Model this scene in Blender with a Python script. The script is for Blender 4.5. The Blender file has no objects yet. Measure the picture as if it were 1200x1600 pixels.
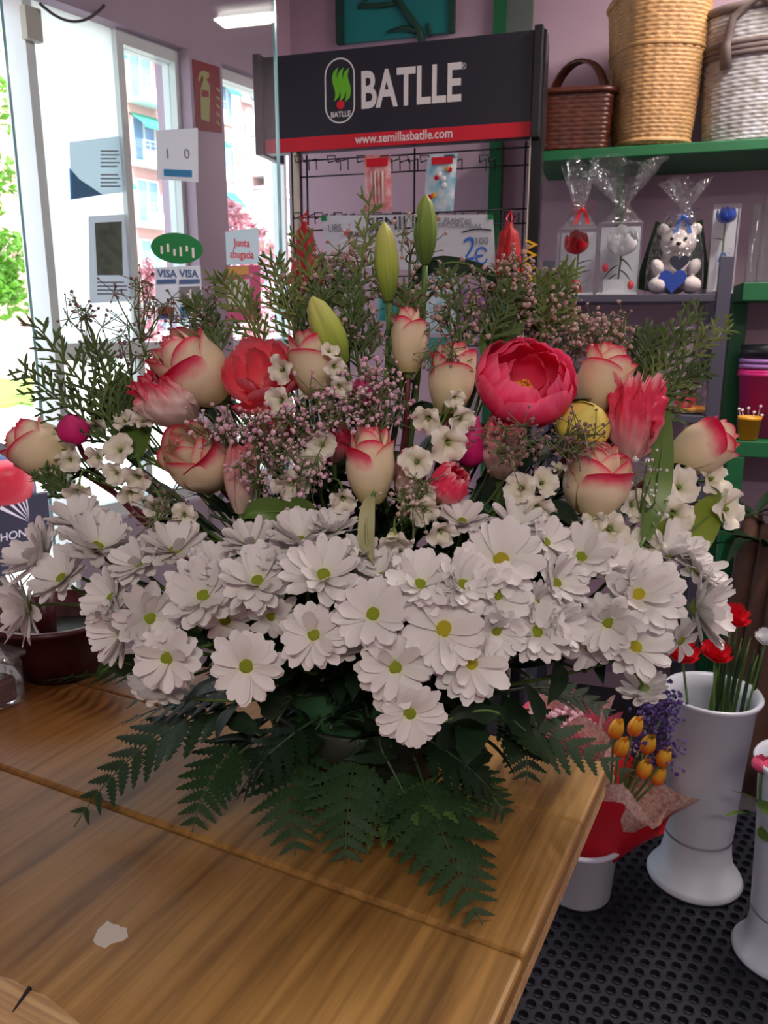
import bpy, math, random
from mathutils import Vector, Matrix, Quaternion, noise
random.seed(7)
R = math.radians
PI = math.pi
sc = bpy.context.scene
col = sc.collection
V = Vector

# ---------------------------------------------------------------- camera
FPX = 1250.0                      # focal length in pixels of the 1200x1600 frame
PITCH = R(13.4)
CAMZ = 1.40
cd = bpy.data.cameras.new('camera'); cam = bpy.data.objects.new('camera', cd); col.objects.link(cam)
cd.sensor_fit = 'VERTICAL'; cd.sensor_height = 36.0; cd.lens = 36.0 * FPX / 1600.0
cd.clip_start = 0.02; cd.clip_end = 500
cam.location = (0, 0, CAMZ); cam.rotation_euler = (PI / 2 - PITCH, 0, 0)
cd.dof.use_dof = True; cd.dof.focus_distance = 0.80; cd.dof.aperture_fstop = 17.0
sc.camera = cam

# ---------------------------------------------------------------- sky, sun, exposure
w = bpy.data.worlds.new('world'); sc.world = w; w.use_nodes = True
wn = w.node_tree.nodes; wl = w.node_tree.links
sky = wn.new('ShaderNodeTexSky'); sky.sky_type = 'NISHITA'; sky.sun_disc = False
sky.sun_elevation = R(50); sky.sun_rotation = R(120); sky.air_density = 1.0; sky.dust_density = 3.0
mixw = wn.new('ShaderNodeMix'); mixw.data_type = 'RGBA'; mixw.inputs[0].default_value = 0.6
hsv = wn.new('ShaderNodeHueSaturation'); hsv.inputs['Saturation'].default_value = 0.6; hsv.inputs['Value'].default_value = 0.45
wl.new(sky.outputs[0], hsv.inputs['Color']); wl.new(hsv.outputs[0], mixw.inputs[6])
mixw.inputs[7].default_value = (1.0, 1.0, 1.0, 1)
wl.new(mixw.outputs[2], wn['Background'].inputs[0]); wn['Background'].inputs[1].default_value = 2.6

sd = bpy.data.lights.new('sun', 'SUN'); sd.energy = 8.0; sd.angle = R(0.6); sd.color = (1, .95, .88)
so = bpy.data.objects.new('sun', sd); col.objects.link(so)
so.rotation_euler = V((-0.55, 0.62, -0.95)).to_track_quat('-Z', 'Y').to_euler()

vs = sc.view_settings
vs.view_transform = 'Standard'; vs.look = 'None'; vs.gamma = 1.0; vs.use_curve_mapping = False; vs.exposure = 0.25
sc.cycles.max_bounces = 8; sc.cycles.diffuse_bounces = 4; sc.cycles.transparent_max_bounces = 24
sc.cycles.glossy_bounces = 3; sc.cycles.transmission_bounces = 4
sc.cycles.caustics_reflective = False; sc.cycles.caustics_refractive = False
sc.cycles.sample_clamp_indirect = 4.0

def tube_lamp(name, loc, rz, label, power):
    """a ceiling strip lamp of the shop: housing, tube and the light it gives"""
    r = empty(name, loc, rz, label, 'ceiling lamp')
    m = MB(); m.box((0, 0, .05), (1.25, .14, .06)); m.build('housing', M['white'], r)
    m = MB(); m.tube([V((-.6, 0, 0)), V((.6, 0, 0))], [.016, .016], 10); m.build('tube', M['lamp'], r)
    ld = bpy.data.lights.new('lamp_light', 'AREA'); ld.shape = 'RECTANGLE'; ld.size = 1.2; ld.size_y = .12
    ld.energy = power; ld.color = (1, .90, .80)
    lo = bpy.data.objects.new('lamp_light', ld); col.objects.link(lo); lo.parent = r; lo.location = (0, 0, -.03)

# ---------------------------------------------------------------- viewing geometry
FWD = V((0, math.cos(PITCH), -math.sin(PITCH))); UP = V((0, math.sin(PITCH), math.cos(PITCH))); RT = V((1, 0, 0))
EYE = V((0, 0, CAMZ))
def ray(px, py): return RT * ((px - 600) / FPX) - UP * ((py - 800) / FPX) + FWD
def P(px, py, Y): d = ray(px, py); return EYE + d * (Y / d.y)
def H(px, py, z): d = ray(px, py); return EYE + d * ((z - CAMZ) / d.z)
def onplane(px, py, p0, n): d = ray(px, py); return EYE + d * ((p0 - EYE).dot(n) / d.dot(n))
def dirv(a, b, c=None):
    """direction from right/up/towards-viewer components"""
    if c is None: c = math.sqrt(max(0.02, 1 - a * a - b * b))
    return (RT * a + UP * b - FWD * c).normalized()
def mpp(p): return (p - EYE).dot(FWD) / FPX      # metres per pixel at a point

WA = R(17)                                        # back wall, turned a little towards the right
WU = V((math.cos(WA), -math.sin(WA), 0)); WN = V((-math.sin(WA), -math.cos(WA), 0))
WP = P(850, 240, 3.0)
def W(px, py, off=0.0): return onplane(px, py, WP + WN * off, WN)
SA = R(33)                                        # shop front on the left
SU = V((math.sin(SA), math.cos(SA), 0)); SN = V((math.cos(SA), -math.sin(SA), 0))
SP = P(441, 500, 3.2)
def S(px, py, off=0.0): return onplane(px, py, SP + SN * off, SN)
def wz(z): return -WA
RZW = -WA                                         # z-rotation of things that stand square to the back wall
RZS = PI / 2 - SA                                 # ... and of those square to the shop front (local x along SU)

# ---------------------------------------------------------------- mesh builder
class MB:
    def __init__(s): s.v = []; s.f = []; s.uv = []; s.mi = []; s.cur = 0
    def face(s, idx, uv=None):
        s.f.append(tuple(idx)); s.uv.append(uv or [(0, 0)] * len(idx)); s.mi.append(s.cur)
    def box(s, c, d, rot=None):
        c = V(c); b = len(s.v)
        for z in (-.5, .5):
            for x, y in ((-.5, -.5), (.5, -.5), (.5, .5), (-.5, .5)):
                p = V((x * d[0], y * d[1], z * d[2]))
                if rot is not None: p = rot @ p
                s.v.append(c + p)
        for q in ((3, 2, 1, 0), (4, 5, 6, 7), (0, 1, 5, 4), (1, 2, 6, 5), (2, 3, 7, 6), (3, 0, 4, 7)):
            s.face([b + i for i in q])
        return s
    def tube(s, pts, rad, n=6, cap=True):
        pts = [V(p) for p in pts]
        if not hasattr(rad, '__len__'): rad = [rad] * len(pts)
        b = len(s.v); ref = None
        for i, p in enumerate(pts):
            t = (pts[min(i + 1, len(pts) - 1)] - pts[max(i - 1, 0)])
            t = t.normalized() if t.length > 1e-9 else V((0, 0, 1))
            if ref is None: ref = t.orthogonal().normalized()
            ref = (ref - t * ref.dot(t)); ref = ref.normalized() if ref.length > 1e-6 else t.orthogonal().normalized()
            o = t.cross(ref)
            for k in range(n):
                a = 2 * PI * k / n
                s.v.append(p + (ref * math.cos(a) + o * math.sin(a)) * rad[i])
        for i in range(len(pts) - 1):
            for k in range(n):
                k2 = (k + 1) % n; v0 = i / (len(pts) - 1); v1 = (i + 1) / (len(pts) - 1)
                s.face([b + i * n + k, b + i * n + k2, b + (i + 1) * n + k2, b + (i + 1) * n + k],
                       [(k / n, v0), ((k + 1) / n, v0), ((k + 1) / n, v1), (k / n, v1)])
        if cap and n > 2:
            s.face([b + k for k in range(n)][::-1]); s.face([b + (len(pts) - 1) * n + k for k in range(n)])
        return s
    def lathe(s, prof, n=32, c=(0, 0, 0), power=None, sx=1, sy=1, cap0=True, cap1=False):
        c = V(c); b = len(s.v)
        for r, z in prof:
            for k in range(n):
                a = 2 * PI * k / n; ca, sa = math.cos(a), math.sin(a); q = 1
                if power: q = (abs(ca) ** power + abs(sa) ** power) ** (-1 / power)
                s.v.append(c + V((r * q * ca * sx, r * q * sa * sy, z)))
        for i in range(len(prof) - 1):
            for k in range(n):
                k2 = (k + 1) % n; v0 = i / (len(prof) - 1); v1 = (i + 1) / (len(prof) - 1)
                s.face([b + i * n + k, b + i * n + k2, b + (i + 1) * n + k2, b + (i + 1) * n + k],
                       [(k / n, v0), ((k + 1) / n, v0), ((k + 1) / n, v1), (k / n, v1)])
        if cap0: s.face([b + k for k in range(n)][::-1])
        if cap1: s.face([b + (len(prof) - 1) * n + k for k in range(n)])
        return s
    def grid(s, fn, nu, nv, closed=False):
        b = len(s.v)
        for j in range(nv + 1):
            for i in range(nu + 1): s.v.append(V(fn(i / nu, j / nv)))
        for j in range(nv):
            for i in range(nu):
                a = b + j * (nu + 1) + i
                s.face([a, a + 1, a + nu + 2, a + nu + 1],
                       [(i / nu, j / nv), ((i + 1) / nu, j / nv), ((i + 1) / nu, (j + 1) / nv), (i / nu, (j + 1) / nv)])
        return s
    def ell(s, c, r, nu=12, nv=8, rot=None):
        c = V(c)
        if not hasattr(r, '__len__'): r = (r, r, r)
        def fn(u, v):
            a = u * 2 * PI; e = (v - .5) * PI
            p = V((r[0] * math.cos(e) * math.cos(a), r[1] * math.cos(e) * math.sin(a), r[2] * math.sin(e)))
            return c + (rot @ p if rot is not None else p)
        return s.grid(fn, nu, nv)
    def ico(s, c, r, jit=0.0):
        b = len(s.v); c = V(c)
        for p in ICO:
            s.v.append(c + p * r * (1 + random.uniform(-jit, jit)))
        for f in ICOF: s.face([b + i for i in f])
        return s
    def poly(s, pts, z0, z1, fr=None):
        """prism over an outline (x, y)"""
        n = len(pts); b = len(s.v)
        for z in (z0, z1):
            for x, y in pts:
                p = V((x, y, z)); s.v.append(fr @ p if fr is not None else p)
        s.face([b + i for i in range(n)][::-1]); s.face([b + n + i for i in range(n)])
        for i in range(n):
            j = (i + 1) % n; s.face([b + i, b + j, b + n + j, b + n + i])
        return s
    def mesh(s, name, mats, smooth=True):
        me = bpy.data.meshes.new(name)
        me.from_pydata([tuple(p) for p in s.v], [], s.f)
        ul = me.uv_layers.new(name='UVMap'); flat = []
        for u in s.uv:
            for a in u: flat += [a[0], a[1]]
        ul.data.foreach_set('uv', flat)
        for m in (mats if isinstance(mats, (list, tuple)) else [mats]): me.materials.append(m)
        me.polygons.foreach_set('material_index', s.mi)
        me.polygons.foreach_set('use_smooth', [smooth] * len(s.f))
        me.update(); return me
    def build(s, name, mats, parent=None, smooth=False, bev=0):
        o = put(name, s.mesh(name, mats, smooth), parent)
        if bev:
            b = o.modifiers.new('bevel', 'BEVEL'); b.width = bev; b.segments = 2; b.limit_method = 'ANGLE'
        return o
g_ = (1 + 5 ** .5) / 2
ICO = [V(p).normalized() for p in ((-1, g_, 0), (1, g_, 0), (-1, -g_, 0), (1, -g_, 0), (0, -1, g_), (0, 1, g_), (0, -1, -g_), (0, 1, -g_), (g_, 0, -1), (g_, 0, 1), (-g_, 0, -1), (-g_, 0, 1))]
ICOF = [(0, 11, 5), (0, 5, 1), (0, 1, 7), (0, 7, 10), (0, 10, 11), (1, 5, 9), (5, 11, 4), (11, 10, 2), (10, 7, 6), (7, 1, 8), (3, 9, 4), (3, 4, 2), (3, 2, 6), (3, 6, 8), (3, 8, 9), (4, 9, 5), (2, 4, 11), (6, 2, 10), (8, 6, 7), (9, 8, 1)]

def put(name, me, parent=None, loc=None, rot=None, scale=None):
    o = bpy.data.objects.new(name, me); col.objects.link(o)
    if parent is not None: o.parent = parent
    if loc is not None: o.location = loc
    if rot is not None: o.rotation_euler = rot
    if scale is not None: o.scale = (scale,) * 3 if not hasattr(scale, '__len__') else scale
    return o
def tag(o, label, cat, group=None, kind=None):
    o['label'] = label; o['category'] = cat
    if group: o['group'] = group
    if kind: o['kind'] = kind
    return o
def empty(name, loc=(0, 0, 0), rz=0.0, label=None, cat=None, group=None, rot=None):
    o = bpy.data.objects.new(name, None); col.objects.link(o); o.empty_display_size = .02
    o.location = loc; o.rotation_euler = (0, 0, rz)
    if rot is not None: o.rotation_euler = rot
    if label: tag(o, label, cat, group)
    return o
def struct(o): o['kind'] = 'structure'; return o
def mat_of(o):
    """world matrix without waiting for an update (top-level objects)"""
    return Matrix.LocRotScale(o.location, o.rotation_euler, o.scale)
def aim(axis, spin=0.0):
    return (axis.to_track_quat('Z', 'Y') @ Quaternion((0, 0, 1), spin)).to_euler()
def bez(a, b, c, n):
    return [a * (1 - t) ** 2 + b * 2 * t * (1 - t) + c * t * t for t in [i / n for i in range(n + 1)]]

def text(name, s, size, mt, parent, loc, rot=(PI / 2, 0, 0), sx=1.0, bold=0.0, align='CENTER', depth=.0004, shear=0.0):
    cu = bpy.data.curves.new(name, 'FONT'); cu.body = s; cu.size = size; cu.align_x = align; cu.align_y = 'CENTER'
    cu.extrude = depth; cu.offset = bold; cu.resolution_u = 3; cu.shear = shear
    o = bpy.data.objects.new(name, cu); col.objects.link(o)
    dg = bpy.context.evaluated_depsgraph_get()
    me = bpy.data.meshes.new_from_object(o.evaluated_get(dg))
    bpy.data.objects.remove(o); bpy.data.curves.remove(cu)
    me.materials.clear(); me.materials.append(mt)
    return put(name, me, parent, loc, rot, (sx, 1, 1))

# ---------------------------------------------------------------- materials
M = {}
def mat(name, c, rough=.6, metal=0., spec=.5, emit=0., noise_amt=0., nscale=20., bump=0., bscale=None, trans=0., stretch=None, c2=None):
    m = bpy.data.materials.new(name); m.use_nodes = True; n = m.node_tree.nodes; l = m.node_tree.links
    b = n['Principled BSDF']; b.inputs['Roughness'].default_value = rough; b.inputs['Metallic'].default_value = metal
    b.inputs['Specular IOR Level'].default_value = spec
    b.inputs['Base Color'].default_value = (*c, 1)
    if emit:
        b.inputs['Emission Color'].default_value = (*c, 1); b.inputs['Emission Strength'].default_value = emit
    if noise_amt or bump:
        tc = n.new('ShaderNodeTexCoord'); mp = n.new('ShaderNodeMapping'); l.new(tc.outputs['Object'], mp.inputs[0])
        if stretch: mp.inputs['Scale'].default_value = stretch
        nt = n.new('ShaderNodeTexNoise'); nt.inputs['Scale'].default_value = nscale; nt.inputs['Detail'].default_value = 5
        l.new(mp.outputs[0], nt.inputs['Vector'])
        if noise_amt:
            cr = n.new('ShaderNodeValToRGB'); e = cr.color_ramp.elements
            k = c2 or tuple(x * (1 - noise_amt) for x in c)
            e[0].position = .3; e[0].color = (*k, 1); e[1].position = .7; e[1].color = (*c, 1)
            l.new(nt.outputs['Fac'], cr.inputs[0]); l.new(cr.outputs[0], b.inputs['Base Color'])
        if bump:
            bp = n.new('ShaderNodeBump'); bp.inputs['Strength'].default_value = bump; bp.inputs['Distance'].default_value = .004
            nb = nt
            if bscale:
                nb = n.new('ShaderNodeTexNoise'); nb.inputs['Scale'].default_value = bscale; l.new(mp.outputs[0], nb.inputs['Vector'])
            l.new(nb.outputs['Fac'], bp.inputs['Height']); l.new(bp.outputs[0], b.inputs['Normal'])
    if trans:
        out = n['Material Output']; mx = n.new('ShaderNodeMixShader'); tr = n.new('ShaderNodeBsdfTranslucent')
        mx.inputs[0].default_value = trans
        src = b.inputs['Base Color'].links[0].from_socket if b.inputs['Base Color'].links else None
        if src: l.new(src, tr.inputs[0])
        else: tr.inputs[0].default_value = (*c, 1)
        l.new(b.outputs[0], mx.inputs[1]); l.new(tr.outputs[0], mx.inputs[2]); l.new(mx.outputs[0], out.inputs[0])
    M[name] = m; return m
def ramp_mat(name, stops, rough=.5, nz=.0, nscale=8., trans=.15, axis='Y', streak=0.0):
    """colour runs along a petal from its base (uv v = 0) to its rim (v = 1)"""
    m = bpy.data.materials.new(name); m.use_nodes = True; n = m.node_tree.nodes; l = m.node_tree.links
    b = n['Principled BSDF']; b.inputs['Roughness'].default_value = rough; b.inputs['Specular IOR Level'].default_value = .3
    tc = n.new('ShaderNodeTexCoord'); sp = n.new('ShaderNodeSeparateXYZ'); l.new(tc.outputs['UV'], sp.inputs[0])
    nt = n.new('ShaderNodeTexNoise'); nt.inputs['Scale'].default_value = nscale; nt.inputs['Detail'].default_value = 3
    mp = n.new('ShaderNodeMapping'); mp.inputs['Scale'].default_value = (1.6 if streak else 1, .3 if streak else 1, 1)
    l.new(tc.outputs['UV'], mp.inputs[0]); l.new(mp.outputs[0], nt.inputs['Vector'])
    ma = n.new('ShaderNodeMath'); ma.operation = 'MULTIPLY_ADD'; ma.inputs[1].default_value = nz
    l.new(nt.outputs['Fac'], ma.inputs[0])
    su = n.new('ShaderNodeMath'); su.operation = 'SUBTRACT'; su.inputs[1].default_value = nz * .5
    l.new(sp.outputs[1], su.inputs[0]); l.new(su.outputs[0], ma.inputs[2])
    cr = n.new('ShaderNodeValToRGB'); e = cr.color_ramp.elements
    while len(e) < len(stops): e.new(.5)
    for i, (p, c) in enumerate(stops): e[i].position = p; e[i].color = (*c, 1)
    l.new(ma.outputs[0], cr.inputs[0]); l.new(cr.outputs[0], b.inputs['Base Color'])
    if trans:
        out = n['Material Output']; mx = n.new('ShaderNodeMixShader'); tr = n.new('ShaderNodeBsdfTranslucent'); mx.inputs[0].default_value = trans
        l.new(cr.outputs[0], tr.inputs[0]); l.new(b.outputs[0], mx.inputs[1]); l.new(tr.outputs[0], mx.inputs[2]); l.new(mx.outputs[0], out.inputs[0])
    M[name] = m; return m
def clear_mat(name, tint=(.96, .99, .99), ior=1.45, rough=.02, crinkle=0., haze=0.0, gl=1.0, cscale=40):
    m = bpy.data.materials.new(name); m.use_nodes = True; n = m.node_tree.nodes; l = m.node_tree.links
    n.remove(n['Principled BSDF']); out = n['Material Output']
    t = n.new('ShaderNodeBsdfTransparent'); t.inputs[0].default_value = (*tint, 1)
    g = n.new('ShaderNodeBsdfGlossy'); g.inputs['Roughness'].default_value = rough; g.inputs['Color'].default_value = (gl, gl, gl, 1)
    # Schlick reflectance, the same from either side of the thin sheet
    fr = n.new('ShaderNodeLayerWeight'); fr.inputs['Blend'].default_value = .5
    pw = n.new('ShaderNodeMath'); pw.operation = 'POWER'; pw.inputs[1].default_value = 5; l.new(fr.outputs['Facing'], pw.inputs[0])
    f0 = ((ior - 1) / (ior + 1)) ** 2
    sk = n.new('ShaderNodeMath'); sk.operation = 'MULTIPLY_ADD'; sk.inputs[1].default_value = 1 - f0; sk.inputs[2].default_value = f0; l.new(pw.outputs[0], sk.inputs[0])
    mx = n.new('ShaderNodeMixShader'); l.new(sk.outputs[0], mx.inputs[0]); l.new(t.outputs[0], mx.inputs[1]); l.new(g.outputs[0], mx.inputs[2])
    last = mx
    if haze:
        d = n.new('ShaderNodeBsdfDiffuse'); d.inputs[0].default_value = (.9, .9, .92, 1)
        m2 = n.new('ShaderNodeMixShader'); m2.inputs[0].default_value = haze
        l.new(mx.outputs[0], m2.inputs[1]); l.new(d.outputs[0], m2.inputs[2]); last = m2
    if crinkle:
        tc = n.new('ShaderNodeTexCoord'); nt = n.new('ShaderNodeTexVoronoi'); nt.inputs['Scale'].default_value = cscale
        l.new(tc.outputs['Object'], nt.inputs['Vector'])
        bp = n.new('ShaderNodeBump'); bp.inputs['Strength'].default_value = crinkle; bp.inputs['Distance'].default_value = .01
        l.new(nt.outputs['Distance'], bp.inputs['Height']); l.new(bp.outputs[0], g.inputs['Normal']); l.new(bp.outputs[0], fr.inputs['Normal'])
    l.new(last.outputs[0], out.inputs[0]); M[name] = m; return m
def wood_mat(name, c1, c2, c3, scale=(2, 26, 26), spot=None, painted_shade=None):
    m = bpy.data.materials.new(name); m.use_nodes = True; n = m.node_tree.nodes; l = m.node_tree.links
    b = n['Principled BSDF']; b.inputs['Roughness'].default_value = .45
    tc = n.new('ShaderNodeTexCoord'); mp = n.new('ShaderNodeMapping'); mp.inputs['Scale'].default_value = scale
    l.new(tc.outputs['Object'], mp.inputs[0])
    n1 = n.new('ShaderNodeTexNoise'); n1.inputs['Scale'].default_value = 1.6; n1.inputs['Detail'].default_value = 7; n1.inputs['Roughness'].default_value = .62; n1.inputs['Distortion'].default_value = .6
    l.new(mp.outputs[0], n1.inputs['Vector'])
    cr = n.new('ShaderNodeValToRGB'); e = cr.color_ramp.elements; e.new(.5)
    e[0].position = .28; e[0].color = (*c1, 1); e[1].position = .52; e[1].color = (*c2, 1); e[2].position = .75; e[2].color = (*c3, 1)
    l.new(n1.outputs['Fac'], cr.inputs[0])
    n2 = n.new('ShaderNodeTexNoise'); n2.inputs['Scale'].default_value = 5; n2.inputs['Detail'].default_value = 3; l.new(tc.outputs['Object'], n2.inputs['Vector'])
    cr2 = n.new('ShaderNodeValToRGB'); cr2.color_ramp.elements[0].position = .3; cr2.color_ramp.elements[0].color = (.62, .55, .5, 1); cr2.color_ramp.elements[1].position = .62; cr2.color_ramp.elements[1].color = (1, 1, 1, 1)
    l.new(n2.outputs['Fac'], cr2.inputs[0])
    mu = n.new('ShaderNodeMix'); mu.data_type = 'RGBA'; mu.blend_type = 'MULTIPLY'; mu.inputs[0].default_value = .55
    l.new(cr.outputs[0], mu.inputs[6]); l.new(cr2.outputs[0], mu.inputs[7])
    mp2 = n.new('ShaderNodeMapping'); mp2.inputs['Scale'].default_value = tuple(v * 5 if v > 10 else v * 2 for v in scale); l.new(tc.outputs['Object'], mp2.inputs[0])
    n3 = n.new('ShaderNodeTexNoise'); n3.inputs['Scale'].default_value = 1.5; n3.inputs['Detail'].default_value = 4; l.new(mp2.outputs[0], n3.inputs['Vector'])
    cr3 = n.new('ShaderNodeValToRGB'); cr3.color_ramp.elements[0].position = .34; cr3.color_ramp.elements[0].color = (.45, .38, .32, 1); cr3.color_ramp.elements[1].position = .56; cr3.color_ramp.elements[1].color = (1, 1, 1, 1)
    l.new(n3.outputs['Fac'], cr3.inputs[0])
    mu3 = n.new('ShaderNodeMix'); mu3.data_type = 'RGBA'; mu3.blend_type = 'MULTIPLY'; mu3.inputs[0].default_value = .6
    l.new(mu.outputs[2], mu3.inputs[6]); l.new(cr3.outputs[0], mu3.inputs[7])
    fin = mu3.outputs[2]
    if spot:                                        # a pale stain worn into the surface, and dark scratches
        for (sx, sy, rad, colr) in spot:
            cs = n.new('ShaderNodeVectorMath'); cs.operation = 'DISTANCE'; l.new(tc.outputs['Object'], cs.inputs[0]); cs.inputs[1].default_value = (sx, sy, 0)
            nn = n.new('ShaderNodeTexNoise'); nn.inputs['Scale'].default_value = 70; l.new(tc.outputs['Object'], nn.inputs['Vector'])
            ad = n.new('ShaderNodeMath'); ad.operation = 'MULTIPLY_ADD'; ad.inputs[1].default_value = rad * .9; l.new(nn.outputs['Fac'], ad.inputs[0]); l.new(cs.outputs['Value'], ad.inputs[2])
            c3_ = n.new('ShaderNodeValToRGB'); c3_.color_ramp.elements[0].position = 0; c3_.color_ramp.elements[0].color = (1, 1, 1, 1)
            c3_.color_ramp.elements[0].position = rad * 1.1; c3_.color_ramp.elements[1].position = rad * 1.5; c3_.color_ramp.elements[1].color = (0, 0, 0, 1)
            l.new(ad.outputs[0], c3_.inputs[0])
            mm = n.new('ShaderNodeMix'); mm.data_type = 'RGBA'; l.new(c3_.outputs[0], mm.inputs[0]); l.new(fin, mm.inputs[6]); mm.inputs[7].default_value = (*colr, 1)
            fin = mm.outputs[2]
    if painted_shade:                                     # bouquet's shade painted into the wood, darker and redder towards the back left
        nv = n.new('ShaderNodeVectorMath'); nv.operation = 'DOT_PRODUCT'; l.new(tc.outputs['Object'], nv.inputs[0]); nv.inputs[1].default_value = painted_shade
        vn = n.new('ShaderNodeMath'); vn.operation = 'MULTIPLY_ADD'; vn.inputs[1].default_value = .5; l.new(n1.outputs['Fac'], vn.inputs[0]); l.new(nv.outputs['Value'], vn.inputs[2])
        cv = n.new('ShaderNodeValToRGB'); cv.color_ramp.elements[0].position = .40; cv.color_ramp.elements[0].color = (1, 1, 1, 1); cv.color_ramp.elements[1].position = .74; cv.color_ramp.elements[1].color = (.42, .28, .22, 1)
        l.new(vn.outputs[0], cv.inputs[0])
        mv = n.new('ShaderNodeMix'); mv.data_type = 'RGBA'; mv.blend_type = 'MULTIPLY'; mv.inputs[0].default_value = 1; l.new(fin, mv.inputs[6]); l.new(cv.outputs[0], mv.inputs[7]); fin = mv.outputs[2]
    l.new(fin, b.inputs['Base Color'])
    bp = n.new('ShaderNodeBump'); bp.inputs['Strength'].default_value = .25; bp.inputs['Distance'].default_value = .001
    l.new(n1.outputs['Fac'], bp.inputs['Height']); l.new(bp.outputs[0], b.inputs['Normal'])
    M[name] = m; return m

def srgb(r, g, b):
    f = lambda x: (x / 255 / 12.92) if x <= 10 else ((x / 255 + .055) / 1.055) ** 2.4
    return (f(r), f(g), f(b))
mat('white', (.8, .8, .8), .4)
mat('white_plastic', (.56, .60, .69), .32)
mat('lamp', (1, .95, .9), emit=6)
mat('mauve', srgb(190, 163, 182), .75, noise_amt=.12, nscale=2.5, bump=.15, bscale=90)
mat('ceiling_paint', (.7, .66, .66), .8)
mat('floor', srgb(60, 58, 64), .6, noise_amt=.3, nscale=6)
mat('rubber', srgb(33, 35, 46), .4, noise_amt=.35, nscale=9, bump=.2, bscale=120)
mat('frame_white', (.82, .84, .84), .35)
mat('green_paint', srgb(20, 105, 62), .45, noise_amt=.2, nscale=8)
mat('teal_paint', srgb(30, 140, 140), .4, noise_amt=.25, nscale=4)
mat('slate_paint', srgb(74, 74, 92), .45)
mat('board_grey', srgb(92, 104, 98), .6)
mat('dark_green', srgb(18, 66, 52), .6)
mat('black', srgb(30, 31, 38), .42)
mat('black_gloss', srgb(24, 24, 30), .25)
mat('header_black', srgb(42, 44, 56), .38)
mat('red_print', srgb(214, 30, 52), .5)
mat('white_print', (.82, .82, .82), .5)
mat('green_print', srgb(110, 200, 40), .5)
mat('yellow_print', srgb(235, 190, 30), .5)
mat('blue_ink', srgb(50, 110, 200), .5)
mat('dark_ink', srgb(50, 50, 62), .5)
mat('grey_ink', srgb(120, 124, 132), .5)
mat('wire', srgb(36, 32, 42), .4, metal=.3)
mat('paper', srgb(232, 235, 242), .6, trans=.45)
mat('cream', srgb(206, 200, 186), .6)
mat('packet_pink', srgb(214, 96, 104), .35, noise_amt=.5, nscale=45, c2=srgb(225, 190, 190))
mat('packet_blue', srgb(90, 180, 205), .35, noise_amt=.5, nscale=40, c2=srgb(230, 235, 240))
mat('packet_teal', srgb(48, 150, 150), .4, noise_amt=.4, nscale=30)
mat('net_red', srgb(205, 36, 46), .55, noise_amt=.4, nscale=60, trans=.3)
mat('ribbon_red', srgb(214, 28, 48), .35)
mat('ribbon_blue', srgb(60, 110, 190), .3)
mat('ribbon_maroon', srgb(120, 20, 40), .5)
mat('wicker', srgb(205, 160, 108), .55, noise_amt=.35, nscale=30, bump=.3, bscale=160)
mat('wicker_dark', srgb(92, 44, 30), .35, noise_amt=.45, nscale=30)
mat('wicker_white', srgb(214, 214, 222), .55, noise_amt=.25, nscale=30, c2=srgb(170, 164, 160))
mat('wicker_grey', srgb(128, 112, 110), .6, noise_amt=.3, nscale=40)
mat('rose_red', srgb(170, 12, 30), .5, trans=.1)
mat('rose_white', srgb(222, 222, 226), .5, trans=.15)
mat('rose_blue', srgb(36, 70, 168), .5, trans=.1)
mat('carnation_red', srgb(206, 18, 36), .5, trans=.15)
mat('pink_bud', srgb(226, 80, 120), .5, trans=.1)
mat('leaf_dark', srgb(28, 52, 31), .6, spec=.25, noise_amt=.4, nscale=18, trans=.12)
mat('bear', srgb(214, 204, 204), .9, noise_amt=.2, nscale=90, bump=.8, bscale=260)
mat('pot_pink', srgb(200, 40, 120), .35)
mat('pot_violet', srgb(170, 120, 190), .35)
mat('pot_yellow', srgb(226, 160, 40), .4)
mat('trunk', srgb(84, 54, 42), .8, noise_amt=.4, nscale=14, bump=.5, bscale=40)
mat('maroon', srgb(62, 15, 24), .4)
mat('bowl_dark', srgb(34, 40, 34), .5)
mat('foam', srgb(40, 84, 50), .9)
mat('wrap_red', srgb(206, 26, 46), .45, trans=.2)
mat('wrap_pink', srgb(240, 110, 140), .5, trans=.2)
mat('lace', srgb(222, 206, 196), .7, noise_amt=.35, nscale=120, trans=.3, c2=srgb(190, 120, 110))
ramp_mat('tulip_orange', [(0, srgb(222, 70, 44)), (.45, srgb(238, 120, 44)), (.8, srgb(246, 186, 60)), (1, srgb(248, 204, 80))], nz=.3)
mat('statice', srgb(86, 62, 130), .7, noise_amt=.4, nscale=60)
mat('stem_green', srgb(88, 122, 56), .5, noise_amt=.2, nscale=30)
mat('stem_dark', srgb(44, 66, 36), .55)
mat('stem_wine', srgb(110, 40, 50), .5)
mat('sepal', srgb(120, 140, 70), .5, trans=.1)
ramp_mat('rose_petal', [(0, srgb(206, 196, 132)), (.3, srgb(234, 220, 178)), (.82, srgb(238, 220, 188)), (.925, srgb(232, 150, 150)), (.985, srgb(220, 24, 76))], nz=.22, nscale=2.2, trans=.18)
ramp_mat('rose_lip', [(0, srgb(206, 196, 132)), (.3, srgb(234, 220, 178)), (.62, srgb(238, 218, 190)), (.80, srgb(230, 90, 116)), (.92, srgb(214, 20, 70))], nz=.34, nscale=2.6, trans=.18)
ramp_mat('rose_inner', [(0, srgb(206, 196, 132)), (.35, srgb(236, 218, 170)), (.90, srgb(238, 220, 188)), (.965, srgb(234, 170, 160)), (1, srgb(222, 60, 100))], nz=.10, nscale=2.2, trans=.18)
ramp_mat('peony_petal', [(0, srgb(244, 160, 130)), (.25, srgb(250, 124, 130)), (.7, srgb(252, 108, 128)), (1, srgb(252, 150, 164))], nz=.25, nscale=6, trans=.35, streak=1)
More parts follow.
